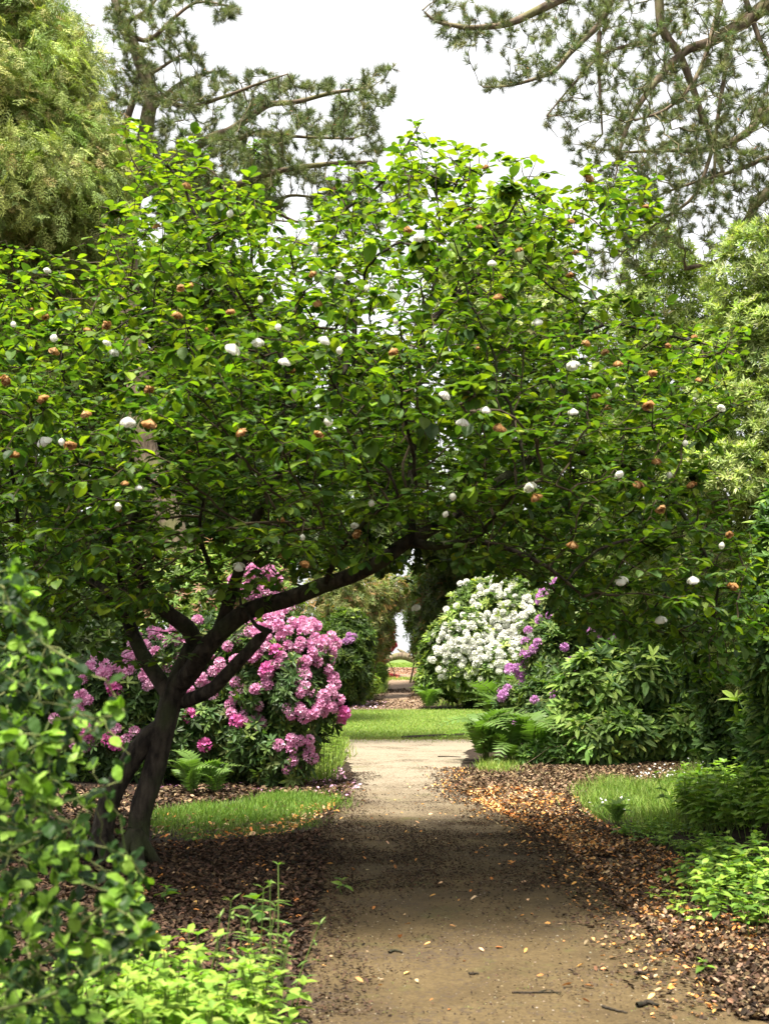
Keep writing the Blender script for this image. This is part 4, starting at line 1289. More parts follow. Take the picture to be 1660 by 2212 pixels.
shrub('pale_rounded_shrub', 'pale green rounded shrub behind and left of the very tall one', 'shrub', [
    (1400, 590, 19.5, 75, 90, 1.2), (1440, 690, 19.5, 110, 110, 1.4), (1350, 720, 20, 90, 90, 1.2), (1500, 820, 19, 110, 150, 1.4), (1380, 850, 20, 110, 150, 1.5), (1420, 1000, 19.5, 140, 160, 1.5), (1420, 1180, 20, 160, 160, 1.5)],
    (float(P(1420, 1400, 20)[0]), 20.3, 0), 8500, T_nar, 8, 0.10, PALE, PALEY, 0.5, M_leaf, 0.2, 0, 0.045, 0.8, (15, 60), bump=0.22, inner=0.15)
shrub('laurel_bush', 'glossy bright green laurel at the right edge of the view', 'shrub', [
    (1690, 1230, 11.5, 75, 130, .6), (1730, 1400, 11.3, 130, 150, .8), (1660, 1330, 11.6, 45, 70, .4), (1700, 1110, 11.7, 50, 70, .5), (1720, 1530, 11.6, 110, 90, .7), (1690, 1600, 11.7, 80, 70, .5)],
    (float(P(1790, 1500, 11.9)[0]), 12.1, 0.2), 1900, T_rho, 7, 0.13, [(0.06, 0.12, 0.03), (0.08, 0.15, 0.035)], [(0.20, 0.30, 0.06), (0.16, 0.26, 0.05)], 0.45, M_glossy, 0.25, 0, 0.02, 0.7, (5, 60), stem_spread=.15)

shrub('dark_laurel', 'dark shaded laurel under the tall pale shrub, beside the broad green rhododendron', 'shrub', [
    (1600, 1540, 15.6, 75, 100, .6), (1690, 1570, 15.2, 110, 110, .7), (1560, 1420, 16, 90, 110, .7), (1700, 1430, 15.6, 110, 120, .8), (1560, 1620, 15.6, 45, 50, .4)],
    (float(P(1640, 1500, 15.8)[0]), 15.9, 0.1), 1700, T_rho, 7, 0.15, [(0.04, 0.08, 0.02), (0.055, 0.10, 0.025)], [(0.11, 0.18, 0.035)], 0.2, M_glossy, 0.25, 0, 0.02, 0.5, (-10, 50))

# ================================================================== BACKGROUND broadleaf trees
def back_tree(label, el, n, k, length, cols, young, ysh, base, tr=0.16, name='broadleaf_tree'):
    lu = Lumps(el)
    t = thing(name, label, 'tree', base, 'dark trees filling the background')
    a = Acc()
    p, nr = lu.sample(n, 0.3, 0.3, 0.7, freq=0.9)
    rosettes(a, p, unit(nr + [0, 0, .5] + .5 * RS.normal(size=nr.shape)), T_ova_s, k, length, ros_cols(n, nr, cols, young, ysh, .25), (-10, 50))
    a.build('crown', M_leaf, t)
    b = Acc()
    base = np.array(base, float)
    top = lu.c[lu.c[:, 2].argmax()]
    tp = smooth_line([base + [0, 0, -.1], base * .6 + top * .4 + RS.normal(0, .15, 3), top], 12)
    b.tube(tp, np.linspace(tr, tr * .3, 12), 8)
    for c in lu.c:
        i = RS.randint(3, 9)
        b.tube(smooth_line([tp[i], (tp[i] + c) / 2 + [0, 0, -.2], c], 8), np.linspace(tr * .45, tr * .1, 8), 6)
    b.build('trunk', M_bark, t, smooth=True)


DG = [(0.055, 0.09, 0.026), (0.075, 0.115, 0.032), (0.042, 0.072, 0.022)]
back_tree('dark evergreen tree behind the left half of the magnolia', [(480, 900, 30, 180, 200, 2.2), (620, 1000, 31, 140, 170, 2.0), (380, 1080, 30, 160, 180, 2.2), (560, 760, 31, 120, 120, 1.8), (200, 1150, 30, 200, 200, 2.2), (520, 1180, 30, 150, 120, 1.8)],
          6500, 7, 0.2, DG, [(0.12, 0.18, 0.04)], .25, (-7.5, 30.5, 0), .22)
back_tree('soft green tree behind the left part of the magnolia crown', [(340, 640, 28, 110, 120, 1.6), (150, 740, 27, 130, 130, 1.6), (480, 660, 29, 110, 100, 1.6), (30, 850, 27, 130, 140, 1.6), (260, 850, 28, 140, 130, 1.6)],
          5200, 7, 0.17, [(0.10, 0.15, 0.035), (0.13, 0.19, 0.045)], [(0.19, 0.26, 0.06)], .3, (-8.2, 28, 0), .2)
back_tree('pale yellow green tree far behind the magnolia top', [(1080, 520, 48, 80, 80, 2.5), (1150, 600, 47, 100, 80, 2.6), (1020, 620, 48, 110, 90, 2.6), (1100, 700, 46, 170, 90, 3)],
          4200, 6, 0.22, [(0.20, 0.25, 0.08), (0.26, 0.30, 0.11)], [(0.32, 0.35, 0.15)], .4, (float(P(1090, 900, 48)[0]), 48, 0), .25)
back_tree('mid green tree behind the right part of the magnolia', [(1130, 900, 46, 130, 160, 2.2), (1250, 1000, 45, 130, 170, 2.0), (1030, 1050, 47, 90, 110, 2.0), (1180, 1160, 45, 130, 100, 1.8), (1010, 860, 48, 60, 90, 1.5)],
          5200, 7, 0.2, DG + [(0.09, .14, .035)], [(0.15, 0.22, 0.05)], .3, (float(P(1180, 1200, 46)[0]), 46.5, 0), .2)
back_tree('dark tree behind the branches over the far path', [(870, 1130, 52, 150, 90, 3.0), (830, 960, 52, 120, 110, 3.0), (800, 820, 53, 90, 80, 2.5), (700, 1150, 50, 140, 100, 3.0), (1000, 1150, 50, 110, 80, 2.4), (800, 1215, 50, 70, 40, 2.0)],
          5600, 7, 0.27, DG, [(0.13, 0.18, 0.04)], .25, (float(P(720, 1200, 50)[0]) - 1, 51, 0.2), .25)
back_tree('bright green young tree by the left pine trunk', [(560, 380, 34, 45, 60, 1.5), (540, 450, 34, 60, 60, 1.5), (430, 500, 33, 90, 80, 1.6), (390, 400, 34, 60, 60, 1.5)],
          2400, 6, 0.14, [(0.11, 0.19, 0.04)], [(0.19, 0.28, 0.06)], .4, (float(P(480, 1200, 34)[0]), 34, 0), .12)
back_tree('dark yew behind the broad green rhododendron', [(1500, 1250, 24, 160, 150, 1.8), (1650, 1300, 23, 120, 220, 1.6), (1380, 1250, 25, 100, 120, 1.6), (1530, 1400, 22.5, 180, 130, 1.3), (1800, 1300, 22, 160, 260, 1.6)],
          5200, 7, 0.13, DG, [(0.08, 0.13, 0.03)], .2, (float(P(1520, 1400, 24)[0]), 24.5, 0), .2)
back_tree('dark holly behind the left end of the pink rhododendron', [(60, 1300, 20, 160, 180, 1.3), (-80, 1350, 20, 160, 200, 1.3), (180, 1330, 21, 130, 130, 1.2), (60, 1480, 19.5, 160, 130, 1.1), (-60, 1100, 21, 150, 150, 1.4)],
          4200, 7, 0.12, DG, [(0.1, 0.15, 0.035)], .2, (-5.6, 20.5, 0), .15)

# ================================================================== CONIFERS
ntuft = 34
def tuft_tpl(ln, n, w, spread, seed):
    rs = np.random.RandomState(seed)
    V_, F_ = [], []
    for i in range(n):
        t0 = rs.uniform(0, 0.9)
        e = rs.uniform(*spread); ph = rs.uniform(0, 6.28)
        d = np.array([math.cos(ph) * math.sin(e), math.cos(e), math.sin(ph) * math.sin(e)])
        s = unit(np.cross(d, rs.normal(size=3))) * w
        b = np.array([0, t0 * 0.75, 0])
        k = len(V_)
        V_ += [b - s, b + s, b + d * ln * rs.uniform(.75, 1.1)]
        F_.append((k, k + 1, k + 2))
    return np.array(V_), np.array(F_, np.int32)


T_tuft = [tuft_tpl(0.95, 46, 0.026, (0.35, 1.15), s) for s in (1, 2)]


def conifer_grow(name, label, spines, polyg, natt, dens, depth, base, bark_split, tuft_len, ncol, lkill=0.3, step=0.2, tip=0.006, prob=0.9, infl=3.0, tufts_every=3, extra_spines=()):
    g = Grower()
    for pts, r0, r1 in spines:
        g.spine([P(*q) for q in pts], r0, r1, step=step)
    u, v = sample_poly(natt, polyg, dens)
    ed = poly_dist(u, v, polyg)
    Y = depth[0] + depth[1] * RS.uniform(-1, 1, len(u)) * np.sqrt(np.clip(ed / 200, 0.1, 1))
    att = Pv(u, v, Y)
    g.grow(att, infl=infl, kill=lkill, step=step, iters=40, wob=0.3, grav=0.05)
    g.finish(tip=tip, ex=2.6, maxr=0.06)
    t = thing(name, label, 'tree', base)
    a1, a2 = Acc(), Acc()
    g.tubes(a1, a2, bark_split, (9, 4))
    a1.build('trunk', M_pine, t, smooth=True)
    a2.build('branches', M_pinetwig, t)
    a = Acc()
    idx = np.array([i for i in range(g.ns, len(g.p)) if g.r[i] < tip * 2.2 and RS.rand() < prob])
    pp, dd = [], []
    for i in idx:
        k = tufts_every if not g.kids[i] else max(1, tufts_every - 2)
        for j in range(k):
            d = unit(g.d[i] * 0.8 + RS.normal(0, .5, 3) + [0, 0, .35])
            pp.append(g.P[i] - g.d[i] * RS.uniform(0, step)); dd.append(d)
    pp = np.array(pp); dd = np.array(dd)
    n = len(pp)
    h = n // 2
    R = frames(dd, rdir(n))
    L = tuft_len * RS.uniform(.75, 1.25, n)
    c = pal(n, ncol, .2)
    a.inst(T_tuft[0], pp[:h], R[:h], L[:h], c[:h]); a.inst(T_tuft[1], pp[h:], R[h:], L[h:], c[h:])
    a.build('needles', M_needle, t)
    # pale new candles and small cones at some shoot ends
    b = Acc()
    kk = RS.rand(n) < 0.25
    m = kk.sum()
    cand = leaf([0.5], [0.09], 1.0, 0)
    b.inst(cand, pp[kk] + dd[kk] * tuft_len * .6, R[kk], tuft_len * 0.6, pal(m, [(0.30, 0.22, 0.10), (0.32, 0.16, 0.06)], .2))
    tag(b.build('cones', M_litter, t), kind='stuff')
    print(name, 'nodes', len(g.p), 'tufts', n)
    return t


PN = [(0.17, 0.20, 0.085), (0.21, 0.24, 0.10), (0.12, 0.15, 0.065)]


def nd(scale_u, scale_v, bias, gain, seed):
    def f(u, v):
        nz = np.array([noise.noise(Vector((a_ / scale_u, b_ / scale_v, seed))) for a_, b_ in zip(u, v)])
        return np.clip(bias + gain * nz, 0.02, 1)
    return f


def dl(u, v):
    nz = nd(48, 26, .35, 2.2, 3.3)(u, v)
    top = np.where(v < 150, 0.45, 1.0) * np.where((u < 420) & (v > 150), .6, 1)
    return nz * top


YL = 23
conifer_grow('black_pine', 'tall black pine at left whose needled boughs reach right into the sky', [
    ([(425, 1560, YL), (400, 1400, YL), (380, 1190, YL), (350, 1080, YL), (315, 980, YL), (300, 850, YL), (285, 700, YL), (275, 560, YL), (280, 470, YL), (300, 370, YL), (318, 260, YL), (325, 200, YL), (300, 130, YL), (280, 70, YL), (255, 20, YL), (235, -40, YL)], .30, .06),
    ([(285, 395, YL), (270, 330, YL), (275, 260, YL), (290, 210, YL), (300, 140, YL)], .09, .05),
    ([(300, 420, YL), (350, 405, YL), (425, 435, YL - .5), (480, 415, YL - 1), (525, 395, YL - 1), (600, 370, YL - 1.3), (700, 355, YL - 1.5), (800, 350, YL - 1.5)], .11, .03),
    ([(315, 350, YL), (380, 345, YL - .4), (450, 300, YL - .6), (500, 280, YL - .8), (550, 245, YL - 1), (585, 225, YL - 1), (640, 220, YL - 1), (720, 200, YL - 1), (800, 190, YL - 1)], .10, .025),
    ([(470, 290, YL - .7), (500, 305, YL - .8), (555, 285, YL - 1), (640, 295, YL - 1.2), (760, 300, YL - 1.4)], .05, .02),
    ([(450, 430, YL - .8), (530, 445, YL), (600, 450, YL), (612, 428, YL), (640, 422, YL), (700, 430, YL)], .05, .02),
    ([(560, 445, YL), (600, 460, YL), (645, 480, YL), (720, 475, YL)], .04, .015),
    ([(318, 250, YL), (375, 190, YL), (425, 165, YL), (475, 155, YL), (520, 180, YL)], .05, .012),
    ([(310, 170, YL), (350, 145, YL), (400, 115, YL), (430, 122, YL), (442, 145, YL)], .035, .01),
    ([(285, 80, YL), (325, 85, YL), (380, 35, YL), (425, 5, YL), (480, 10, YL - .5), (515, 20, YL - .5)], .05, .01),
    ([(270, 50, YL), (320, 20, YL), (350, -20, YL)], .04, .02),
    ([(325, 200, YL), (400, 230, YL - 1), (480, 210, YL - 1.5), (560, 180, YL - 2), (620, 160, YL - 2)], .05, .012),
    ([(300, 300, YL), (240, 280, YL), (200, 230, YL)], .04, .015),
], [(215, -30), (520, -30), (510, 50), (470, 60), (440, 40), (420, 100), (450, 150), (520, 165), (610, 155), (690, 165), (760, 172), (800, 128), (852, 160), (852, 240), (830, 290), (835, 330), (800, 340), (840, 420), (910, 350), (915, 420), (860, 500), (760, 520), (640, 430), (560, 480), (480, 520), (300, 470), (230, 400), (225, 120)],
    6800, dl, (22.2, 2.2), (float(P(425, 1600, YL)[0]), YL, 0), .028, .145, PN, lkill=0.24, step=0.16, tufts_every=4, prob=.72)

YR = 16.5


def dr(u, v):
    nz = nd(55, 34, .32, 2.2, 8.1)(u, v)
    return np.clip(nz * np.where(v < 300, .7, 1) + np.where(v > 300, .3, 0), 0.02, 1)


conifer_grow('leaning_pine', 'big spreading pine reaching in from the upper right corner', [
    ([(2050, 1500, YR + 1), (2000, 1000, YR + .8), (1930, 500, YR + .5), (1850, 250, YR + .2), (1760, 60, YR), (1690, -80, YR)], .30, .17),
    ([(1740, 20, YR), (1690, 10, YR), (1650, 15, YR), (1610, 45, YR), (1570, 68, YR), (1535, 90, YR), (1480, 110, YR), (1420, 170, YR - .3), (1360, 260, YR - .4), (1330, 350, YR - .5)], .13, .02),
    ([(1700, -80, YR), (1450, -110, YR - .5), (1300, -50, YR - .5), (1205, 0, YR - .5), (1155, 25, YR - .5), (1100, 50, YR - .5), (1030, 60, YR - .5), (980, 55, YR - .5), (940, 45, YR - .5), (912, 22, YR - .5)], .09, .012),
    ([(1440, -100, YR - .5), (1350, -40, YR - .5), (1320, 0, YR - .5), (1295, 50, YR - .5), (1260, 85, YR - .5), (1225, 120, YR - .6), (1200, 150, YR - .6), (1155, 170, YR - .6), (1100, 185, YR - .6), (1045, 188, YR - .6)], .06, .012),
    ([(1295, 52, YR - .5), (1292, 125, YR - .5), (1295, 200, YR - .5), (1300, 290, YR - .4)], .035, .012),
    ([(1420, -90, YR), (1422, 0, YR), (1430, 65, YR), (1465, 115, YR), (1495, 190, YR), (1515, 250, YR), (1530, 290, YR), (1560, 370, YR)], .07, .03),
    ([(1560, -60, YR), (1555, 0, YR), (1535, 75, YR - .5), (1515, 140, YR - .7), (1480, 200, YR - .8), (1430, 240, YR - 1), (1370, 260, YR - 1)], .04, .015),
    ([(1900, 400, YR + .3), (1760, 330, YR), (1660, 240, YR - .3), (1620, 280, YR - .4), (1570, 310, YR - .5), (1505, 325, YR - .5), (1430, 325, YR - .6), (1340, 330, YR - .6)], .08, .015),
    ([(1760, 330, YR), (1660, 340, YR), (1610, 360, YR), (1565, 375, YR), (1480, 400, YR), (1400, 430, YR)], .04, .012),
    ([(1950, 700, YR + .5), (1800, 420, YR), (1700, 395, YR - .2), (1660, 415, YR - .2), (1630, 440, YR - .2), (1620, 465, YR - .2), (1590, 510, YR - .1), (1560, 560, YR), (1480, 580, YR)], .11, .03),
    ([(1590, -60, YR), (1610, 0, YR), (1630, 60, YR), (1650, 110, YR), (1690, 180, YR)], .04, .03),
    ([(1570, 68, YR), (1565, 150, YR), (1550, 250, YR), (1545, 300, YR), (1540, 420, YR)], .035, .02),
    ([(1545, 300, YR), (1500, 420, YR), (1420, 480, YR + .2), (1350, 540, YR + .3)], .03, .01),
    ([(1430, 65, YR), (1390, 90, YR), (1330, 105, YR - .3), (1290, 125, YR - .4), (1230, 190, YR - .5), (1180, 250, YR - .5)], .03, .01),
], [(912, -40), (915, 30), (935, 55), (950, 90), (985, 138), (1000, 120), (1050, 100), (1040, 190), (1090, 200), (1180, 195), (1190, 240), (1155, 285), (1210, 280), (1250, 320), (1205, 300), (1235, 350), (1260, 350), (1290, 400), (1330, 480), (1260, 560), (1280, 620), (1350, 620), (1400, 560), (1480, 540), (1560, 560), (1700, 480), (1740, -60), (1300, -60), (1150, 20), (1050, 20)],
    9000, dr, (16.2, 1.9), (float(P(2050, 1500, YR + 1)[0]), YR + 1, 0), .022, .11, PN, lkill=0.19, step=0.12, tip=.0045, tufts_every=3, prob=.72)

# golden green cypress, upper left
T_spray = []
for s in range(2):
    rs = np.random.RandomState(60 + s)
    V_, F_ = [], []

    def strip_(p, d, ln, w):
        k = len(V_)
        sd = np.array([-d[1], d[0], 0]) * w + np.array([0, 0, rs.normal(0, w * .5)])
        V_.extend([p - sd, p + sd, p + d * ln])
        F_.append((k, k + 1, k + 2))
    nb = 5
    for i in range(nb):
        t_ = i / nb
        p0 = np.array([0.03 * math.sin(t_ * 4), t_ * 0.85, -0.35 * t_ * t_])
        for sd in (-1, 1):
            ln = 0.42 * math.sin(math.pi * (0.15 + 0.8 * t_)) * rs.uniform(.7, 1.1)
            d = unit(np.array([sd * 0.75, 0.65, -0.25 * rs.rand()]))
            strip_(p0, d, ln, 0.02)
            for q in (0.4, 0.75):
                for s3 in (-1, 1):
                    d2 = unit(np.array([d[0] * 0.7 - s3 * d[1] * .7, d[1] * 0.7 + s3 * d[0] * .7, d[2]]))
                    strip_(p0 + d * ln * q, d2, ln * 0.55, 0.018)
        strip_(p0, unit(np.array([0.02, 1, -0.6 * t_])), 0.14, 0.025)
    T_spray.append((np.array(V_), np.array(F_, np.int32)))

cyp_el = [(30, 60, 16, 90, 110, 1.2), (120, 180, 16, 90, 110, 1.2), (40, 260, 15.6, 120, 120, 1.4), (170, 330, 16, 85, 110, 1.2), (90, 420, 15.4, 120, 110, 1.4), (190, 470, 15.8, 70, 100, 1.1), (30, 560, 15.6, 110, 110, 1.3),
          (150, 570, 15.8, 80, 90, 1.1), (-100, 300, 16, 160, 300, 1.6), (-60, 650, 16, 150, 150, 1.4), (60, 680, 16.2, 110, 110, 1.2), (-20, 820, 16.5, 160, 150, 1.4)]
lu = Lumps([(a_, b_, y_, r1 * .82, r2 * .8, r3 * .85) for a_, b_, y_, r1, r2, r3 in cyp_el] + [(RS.uniform(-60, 215), RS.uniform(0, 600), 15.6 + RS.rand(), RS.uniform(28, 50), RS.uniform(30, 60), .5) for _ in range(16)])
cyb = (float(P(-120, 1400, 16.8)[0]), 16.9, 0)
t = thing('golden_cypress', 'golden green cypress with drooping sprays filling the upper left corner', 'tree', cyb)
a = Acc()
ncl = 1900
cp, cn = lu.sample(ncl, 0.2, 0.45, 0.8, freq=1.3)
m = 34
pp = np.repeat(cp, m, 0) + RS.normal(0, 1, (ncl * m, 3)) * [.15, .15, .19]
nn = np.repeat(cn, m, 0)
out = unit(nn * [.7, .7, .2] + 0.45 * RS.normal(size=nn.shape) + [0, 0, -0.6])
nrm = unit(nn + [0, 0, .5] + 0.5 * RS.normal(size=nn.shape))
ccol = np.repeat(pal(ncl, [(0.31, 0.38, 0.09), (0.24, 0.31, 0.07), (0.39, 0.43, 0.12), (0.15, 0.21, 0.05)], .15), m, 0) * (1 + .12 * RS.normal(size=(ncl * m, 1)))
tips = RS.rand(ncl * m) < .12
ccol[tips] = pal(tips.sum(), [(0.34, 0.27, 0.10), (0.32, 0.32, 0.1)], .1)
Rr = frames(out, nrm)
hh = len(pp) // 2
sz = RS.uniform(.12, .25, len(pp))
a.inst(T_spray[0], pp[:hh], Rr[:hh], sz[:hh], ccol[:hh]); a.inst(T_spray[1], pp[hh:], Rr[hh:], sz[hh:], ccol[hh:])
a.build('crown', M_needle, t)
b = Acc()
tb = np.array(cyb)
trunk = smooth_line([tb + [0, 0, -.1], tb + [0.1, 0, 4], tb + [0.2, -.1, 8], tb + [.25, -.1, 11]], 20)
b.tube(trunk, np.linspace(.28, .05, 20), 10)
for c in cp[::14]:
    i = int(np.clip((c[2] - 1.0) / 11 * 20, 2, 19))
    b.tube(smooth_line([trunk[i - 1], (trunk[i] + c) / 2 + [0, 0, .15], c], 7), np.linspace(.035, .008, 7), 5)
b.build('trunk', M_bark, t, smooth=True)

# ================================================================== FOREGROUND
# holly at the left edge, close to the camera
HL = [(0.022, 0.052, 0.012), (0.015, 0.036, 0.010), (0.035, 0.075, 0.016)]
HY = [(0.20, 0.34, 0.04), (0.26, 0.40, 0.07), (0.14, 0.26, 0.03)]
hb = (-1.72, 3.4, 0.05)
t = thing('holly_bush', 'glossy green holly with lime new shoots, close at the left edge', 'shrub', hb)
g = Grower()
g.spine([P(-420, 2500, 3.5), P(-300, 2100, 3.5), P(-220, 1800, 3.5), P(-160, 1500, 3.5)], .02, .006, step=.05)
HOL = [([(-200, 2300, 3.5), (-60, 2150, 3.3), (100, 2050, 3.2), (220, 1960, 3.1), (300, 1880, 3.05)], .012, .004),
       ([(-180, 1750, 3.5), (-40, 1700, 3.4), (90, 1640, 3.3), (180, 1590, 3.2), (265, 1530, 3.1)], .01, .003),
       ([(-240, 2000, 3.5), (-80, 1900, 3.3), (60, 1820, 3.2), (160, 1790, 3.1)], .012, .004),
       ([(-240, 1900, 3.5), (-60, 1780, 3.5), (120, 1740, 3.4), (250, 1690, 3.4)], .01, .003),
       ([(-160, 1500, 3.5), (-60, 1400, 3.5), (10, 1300, 3.5), (40, 1230, 3.5)], .01, .003),
       ([(-200, 1650, 3.5), (-40, 1500, 3.5), (60, 1440, 3.5), (130, 1400, 3.4)], .01, .003),
       ([(-300, 2250, 3.4), (-100, 2200, 3.2), (80, 2160, 3.0), (240, 2080, 2.9), (320, 2000, 2.9)], .012, .004),
       ([(-100, 2200, 3.2), (40, 2230, 3.0), (150, 2240, 2.9)], .01, .004)]
for pts, r0, r1 in HOL:
    g.spine([P(*q) for q in pts], r0 * .5, r1 * .6, step=.05)
HP = [(-120, 1200), (20, 1210), (60, 1240), (90, 1330), (160, 1400), (190, 1480), (130, 1530), (280, 1520), (240, 1570), (170, 1600), (220, 1670), (270, 1690), (220, 1720), (170, 1750), (215, 1800), (220, 1860), (300, 1870), (345, 1900), (340, 1990), (350, 2060), (250, 2120), (230, 2300), (-120, 2300)]
u, v = sample_poly(2000, HP, lambda u, v: np.where(u < 130, 1.0, np.where(v < 1850, .32, .45)))
Yh = RS.uniform(2.9, 4.1, len(u))
att = Pv(u, v, Yh)
g.grow(att, infl=.6, kill=.07, step=.045, iters=40, wob=.25, grav=.05)
g.finish(tip=.0014, ex=2.5, maxr=.008)
a2 = Acc(); g.tubes(a2, a2, .006, (6, 4))
a2.build('twigs', bark_mat('green_twig', (0.10, 0.14, 0.04), (0.2, 0.2, 0.08), 20, .1), t)
idx = np.where((g.r < .004) & (np.arange(len(g.p)) >= 0))[0]
pp, dd, cc = [], [], []
for i in idx:
    tipn = not g.kids[i]
    for j in range(7 if tipn else RS.choice([1, 1, 2])):
        d = g.d[i] * (.9 if tipn else .5) + RS.normal(0, .6, 3)
        pp.append(g.P[i] - g.d[i] * RS.uniform(0, .03)); dd.append(d)
        yg = tipn and RS.rand() < .65 or RS.rand() < .08
        cc.append(HY[RS.randint(3)] if yg else HL[RS.randint(3)])
pp = np.array(pp); dd = unit(np.array(dd)); cc = np.array(cc) * (1 + .12 * RS.normal(size=(len(pp), 1)))
print('holly leaves', len(pp))
a = Acc()
a.inst(T_hol, pp, frames(dd, unit([0, -.25, .9] + .45 * RS.normal(size=dd.shape))), RS.uniform(.028, .052, len(pp)), cc)
a.build('foliage', M_glossy, t)


# leafy herbs
def herb(acc, stem_acc, base, h, ntier, ln, cols, lean=0.12, tpl=None, pairs=2):
    top = base + np.array([RS.normal(0, lean * h), RS.normal(0, lean * h), h])
    pts = smooth_line([base, (base + top) / 2 + RS.normal(0, .02, 3), top], 6)
    stem_acc.tube(pts, np.linspace(.004, .002, 6), 4, (0.14, 0.20, 0.05))
    pos, d_, L = [], [], []
    for k in range(ntier):
        f = 0.3 + 0.7 * (k + 1) / ntier
        p = base + (top - base) * f
        ph0 = RS.uniform(0, 6.28)
        for j in range(pairs * 2 if k < ntier - 1 else 4):
            ph = ph0 + j * 6.283 / (pairs * 2) + RS.normal(0, .2)
            e = RS.uniform(-.1, .45) if k < ntier - 1 else RS.uniform(.3, .8)
            d_.append([math.cos(ph) * math.cos(e), math.sin(ph) * math.cos(e), math.sin(e)])
            pos.append(p); L.append(ln * RS.uniform(.7, 1.15) * (1 if k < ntier - 1 else .65))
    n = len(pos)
    acc.inst(tpl or T_ova, np.array(pos), frames(np.array(d_), unit(np.array([0, 0, 1.0]) + .2 * RS.normal(size=(n, 3)))), np.array(L), pal(n, cols, .15))


def herb_bed(name, label, polyg, n, h, ntier, ln, cols, from_px=True, tpl=None):
    a, b = Acc(), Acc()
    g_ = np.array([G(u, v)[:2] for u, v in polyg]) if from_px else np.array(polyg)
    lo, hi = g_.min(0), g_.max(0)
    k = 0
    while k < n:
        x, y = RS.uniform(lo[0], hi[0]), RS.uniform(lo[1], hi[1])
        if in_poly(np.array([x]), np.array([y]), g_)[0]:
            herb(a, b, np.array([x, y, float(H(x, y))]), h * RS.uniform(.6, 1.15), ntier, ln, cols, tpl=tpl)
            k += 1
    o = a
    # stems and leaves in one mass
    o.raw(np.concatenate(b.v), np.concatenate(b.f[4]), np.concatenate(b.c))
    return tag(o.build(name, M_leaf), label, 'undergrowth', kind='stuff')


LIME = [(0.23, 0.35, 0.05), (0.29, 0.41, 0.075), (0.17, 0.28, 0.035)]
MIDG = [(0.10, 0.19, 0.03), (0.14, 0.24, 0.04), (0.07, 0.14, 0.025)]
herb_bed('undergrowth', 'lime green leafy plants massed at the bottom left by the path', [(-1.5, 3.9), (-0.55, 3.9), (-0.42, 4.5), (-0.42, 5.1), (-0.7, 5.25), (-1.0, 5.2), (-1.5, 5.0)], 260, .47, 5, .075, LIME, False)
herb_bed('undergrowth', 'bright green leafy plants at the right edge beside the orange petals', [(1490, 1990), (1470, 1930), (1520, 1880), (1640, 1850), (1760, 1860), (1800, 2030), (1600, 2050)], 130, .26, 4, .085, LIME + MIDG)
herb_bed('undergrowth', 'light green low plants reaching over the litter on the right', [(1380, 1960), (1460, 1880), (1520, 1900), (1560, 2010), (1480, 2040)], 22, .12, 2, .06, LIME)
herb_bed('undergrowth', 'dark green bramble like mound on the right bank above the litter', [(1440, 1770), (1560, 1740), (1800, 1700), (2100, 1720), (2100, 1870), (1640, 1830), (1500, 1810)], 420, .42, 4, .11, [(0.12, 0.21, 0.03), (0.17, 0.27, 0.04), (0.22, 0.33, 0.05)])
herb_bed('undergrowth', 'mid green seedlings along the litter edge under the grass bank', [(1300, 1800), (1450, 1780), (1560, 1830), (1500, 1860), (1360, 1830)], 110, .10, 2, .06, MIDG + LIME)
herb_bed('undergrowth', 'pale weeds beneath the right end of the pink rhododendron', [(640, 1690), (715, 1695), (740, 1640), (715, 1590), (660, 1640)], 150, .5, 5, .06, LIME + [(0.24, 0.32, 0.09)], tpl=T_nar)

# taller single weeds in front of the trunk
for (u, v, Y, h, lab) in [(500, 2190, 5.3, .62, 'tall weed with thin seed heads above the bottom left plants, leftmost of three'), (560, 2190, 5.35, .74, 'tallest thin weed above the bottom left plants, middle of three'),
                     (600, 2170, 5.4, .66, 'tall leaning weed above the bottom left plants, nearest the path')]:
    b0 = P(u, v, Y); b0[2] = float(H(b0[0], b0[1]))
    t = thing('weed', lab, 'weed', b0, 'tall weeds by the path')
    a, b = Acc(), Acc()
    herb(a, b, b0, h, 7, .075, [(0.16, 0.26, 0.06), (0.2, 0.3, 0.07)], .08, T_nar, 1)
    for q in range(5):
        herb(a, b, b0 + [RS.normal(0, .03), RS.normal(0, .03), 0], h * RS.uniform(.6, .9), 5, .07, [(0.16, 0.26, 0.06)], .15, T_nar, 1)
    a.build('leaves', M_leaf, t); b.build('stem', M_grass, t)
# little seedlings on the soil
k = 0
for (u, v, s, lab) in [(740, 1995 - 60, .10, 'small pointed seedling alone on the dark soil right of the trunk'), (420, 1830, .10, 'small pale seedling on the dark soil nearest the trunk'), (545, 2010, .17, 'dark leafy seedling on the shaded soil behind the tall weeds'), (365, 1960, .12, 'broad leaved seedling at the foot of the magnolia trunk'),
                       (1520, 2110, .07, 'small green seedling among litter low on the right'), (480, 1650, .22, 'pale seedling standing by the dark fern under the pink rhododendron')]:
    b0 = G(u, v)
    t = thing('seedling', lab, 'seedling', b0, 'seedlings on bare soil')
    a, b = Acc(), Acc()
    herb(a, b, b0, s, 2, s * .9, MIDG + LIME, .1)
    a.build('leaves', M_leaf, t); b.build('stem', M_grass, t)

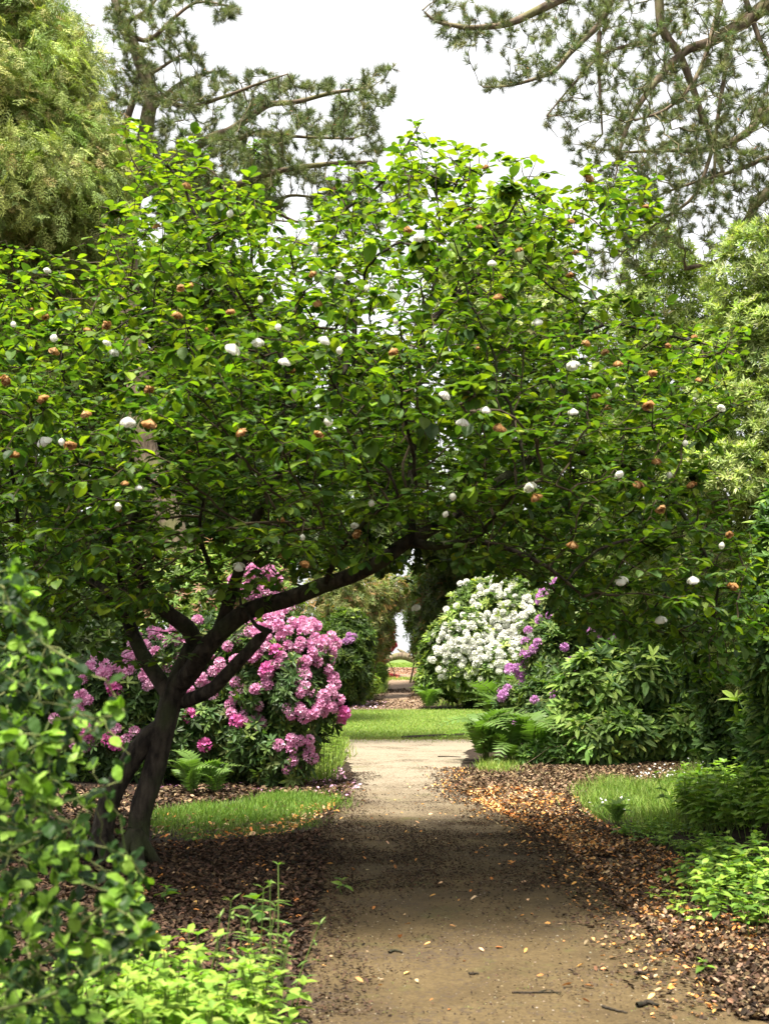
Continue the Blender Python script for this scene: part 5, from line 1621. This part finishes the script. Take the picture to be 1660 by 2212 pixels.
# moss tufts on the path
a = Acc()
x = RS.uniform(-.9, 2.0, 1500); y = RS.uniform(4.8, 12, 1500)
keep = np.array([noise.noise(Vector((p_ * 3, q_ * 3, 9))) > .32 for p_, q_ in zip(x, y)])
blades(a, x[keep], y[keep], .015, .006, pal(keep.sum(), [(0.2, 0.26, 0.05)], .2), .8)
xx, yy = [], []
for _ in range(45):
    c_ = G(RS.uniform(690, 1560), RS.uniform(1900, 2200))
    m_ = RS.randint(8, 26)
    xx += list(c_[0] + RS.normal(0, .022, m_)); yy += list(c_[1] + RS.normal(0, .02, m_))
blades(a, np.array(xx), np.array(yy), .02, .006, pal(len(xx), [(0.2, 0.30, 0.06)], .2), .9)
tag(a.build('moss', M_grass), 'specks of moss and tiny grass tufts on the trodden path', 'moss', kind='stuff')

# ---- sticks and bark pieces on the path
def stick(label, pts, r, fork=None, name='stick'):
    a = Acc()
    p = [G(*q) + [0, 0, r + .008] for q in pts]
    q = smooth_line(p, 12); q[1:-1] += RS.normal(0, r * .35, (10, 3)) * [1, 1, .3]
    a.tube(q, np.linspace(r, r * .5, 12), 6)
    if fork:
        p = [G(*f) + [0, 0, r + .008] for f in fork]
        a.tube(smooth_line(p, 6), np.linspace(r * .7, r * .3, 6), 5)
    o = a.build(name, M_bark, smooth=True)
    tag(o, label, 'stick', 'sticks lying on the path')


stick('long thin forked twig lying near the bottom of the path', [(1105, 2152), (1160, 2150), (1212, 2154)], .005, [(1160, 2150), (1185, 2146), (1210, 2158)])
stick('thick dark bark stick at the bottom right of the path', [(1375, 2182), (1398, 2180), (1422, 2184)], .013)
stick('dark stick with a bent end left of the thick bark stick', [(1300, 2188), (1325, 2190), (1354, 2196)], .007)
stick('dark stick half way down the path on its right', [(1345, 2035), (1360, 2034), (1378, 2036)], .006)
stick('short dark bark piece right of the path centre among litter', [(1370, 2112), (1385, 2110), (1400, 2114)], .010)
stick('grey branch lying in the litter at the right edge', [(1580, 2030), (1630, 2022), (1690, 2026)], .016)
stick('slender twig across the litter below the grey branch', [(1500, 2098), (1550, 2085), (1640, 2090)], .006)
stick('thin crooked twig at the left edge of the path', [(630, 2060), (665, 2050), (695, 2035)], .006, [(665, 2050), (685, 2062), (690, 2075)])
stick('curved twig on the shaded soil left of the path', [(740, 1920), (790, 1908), (830, 1902)], .006)
stick('short black twig lying on the left of the path', [(840, 2068), (852, 2062), (868, 2066)], .008)
stick('small dark bark chip in the middle of the near path', [(1012, 2152 - 40), (1022, 2110), (1034, 2113)], .007)
stick('straight twig pointing right on the pale sunny path', [(945, 1637), (975, 1637), (995, 1638)], .010)
# a squared timber edging where the lawn begins
a = Acc()
e0, e1 = G(868, 1596), G(1003, 1590)
a.tube(smooth_line([e0 + [0, 0, .02], (e0 + e1) / 2 + [0, .05, .02], e1 + [0, 0, .02]], 8), [.035] * 8, 4)
tag(a.build('edging_board', M_bark), 'weathered timber edging board where the lawn meets the path', 'edging')

# ---- the arched fallen tree beyond the end of the path
lb = P(868, 1419, 92); lb[2] = float(H(lb[0], 92))
t = thing('fallen_trunk', 'weathered arched fallen tree trunk lying beyond the far path', 'log', lb)
s_ = 92 * K
z0 = float(H(lb[0], 92))
def LP(u, v): return P(u, v, 92)
a = Acc()
a.tube(smooth_line([LP(828, 1431), LP(838, 1424), LP(848, 1420), LP(862, 1417), LP(876, 1418), LP(886, 1423), LP(896, 1428), LP(906, 1433)], 20), [.16, .18, .2, .22, .23, .24, .25, .26, .27, .28, .29, .29, .28, .26, .24, .22, .2, .18, .17, .16], 10)
a.build('log', M_pine, t, smooth=True)
a = Acc()
a.tube(smooth_line([LP(879, 1420), LP(872, 1411), LP(865, 1406), LP(858, 1402)], 8), np.linspace(.20, .05, 8), 7)
a.tube(smooth_line([LP(880, 1416), LP(885, 1410), LP(888, 1404)], 6), np.linspace(.12, .03, 6), 6)
a.build('branch_stub', M_pine, t, smooth=True)
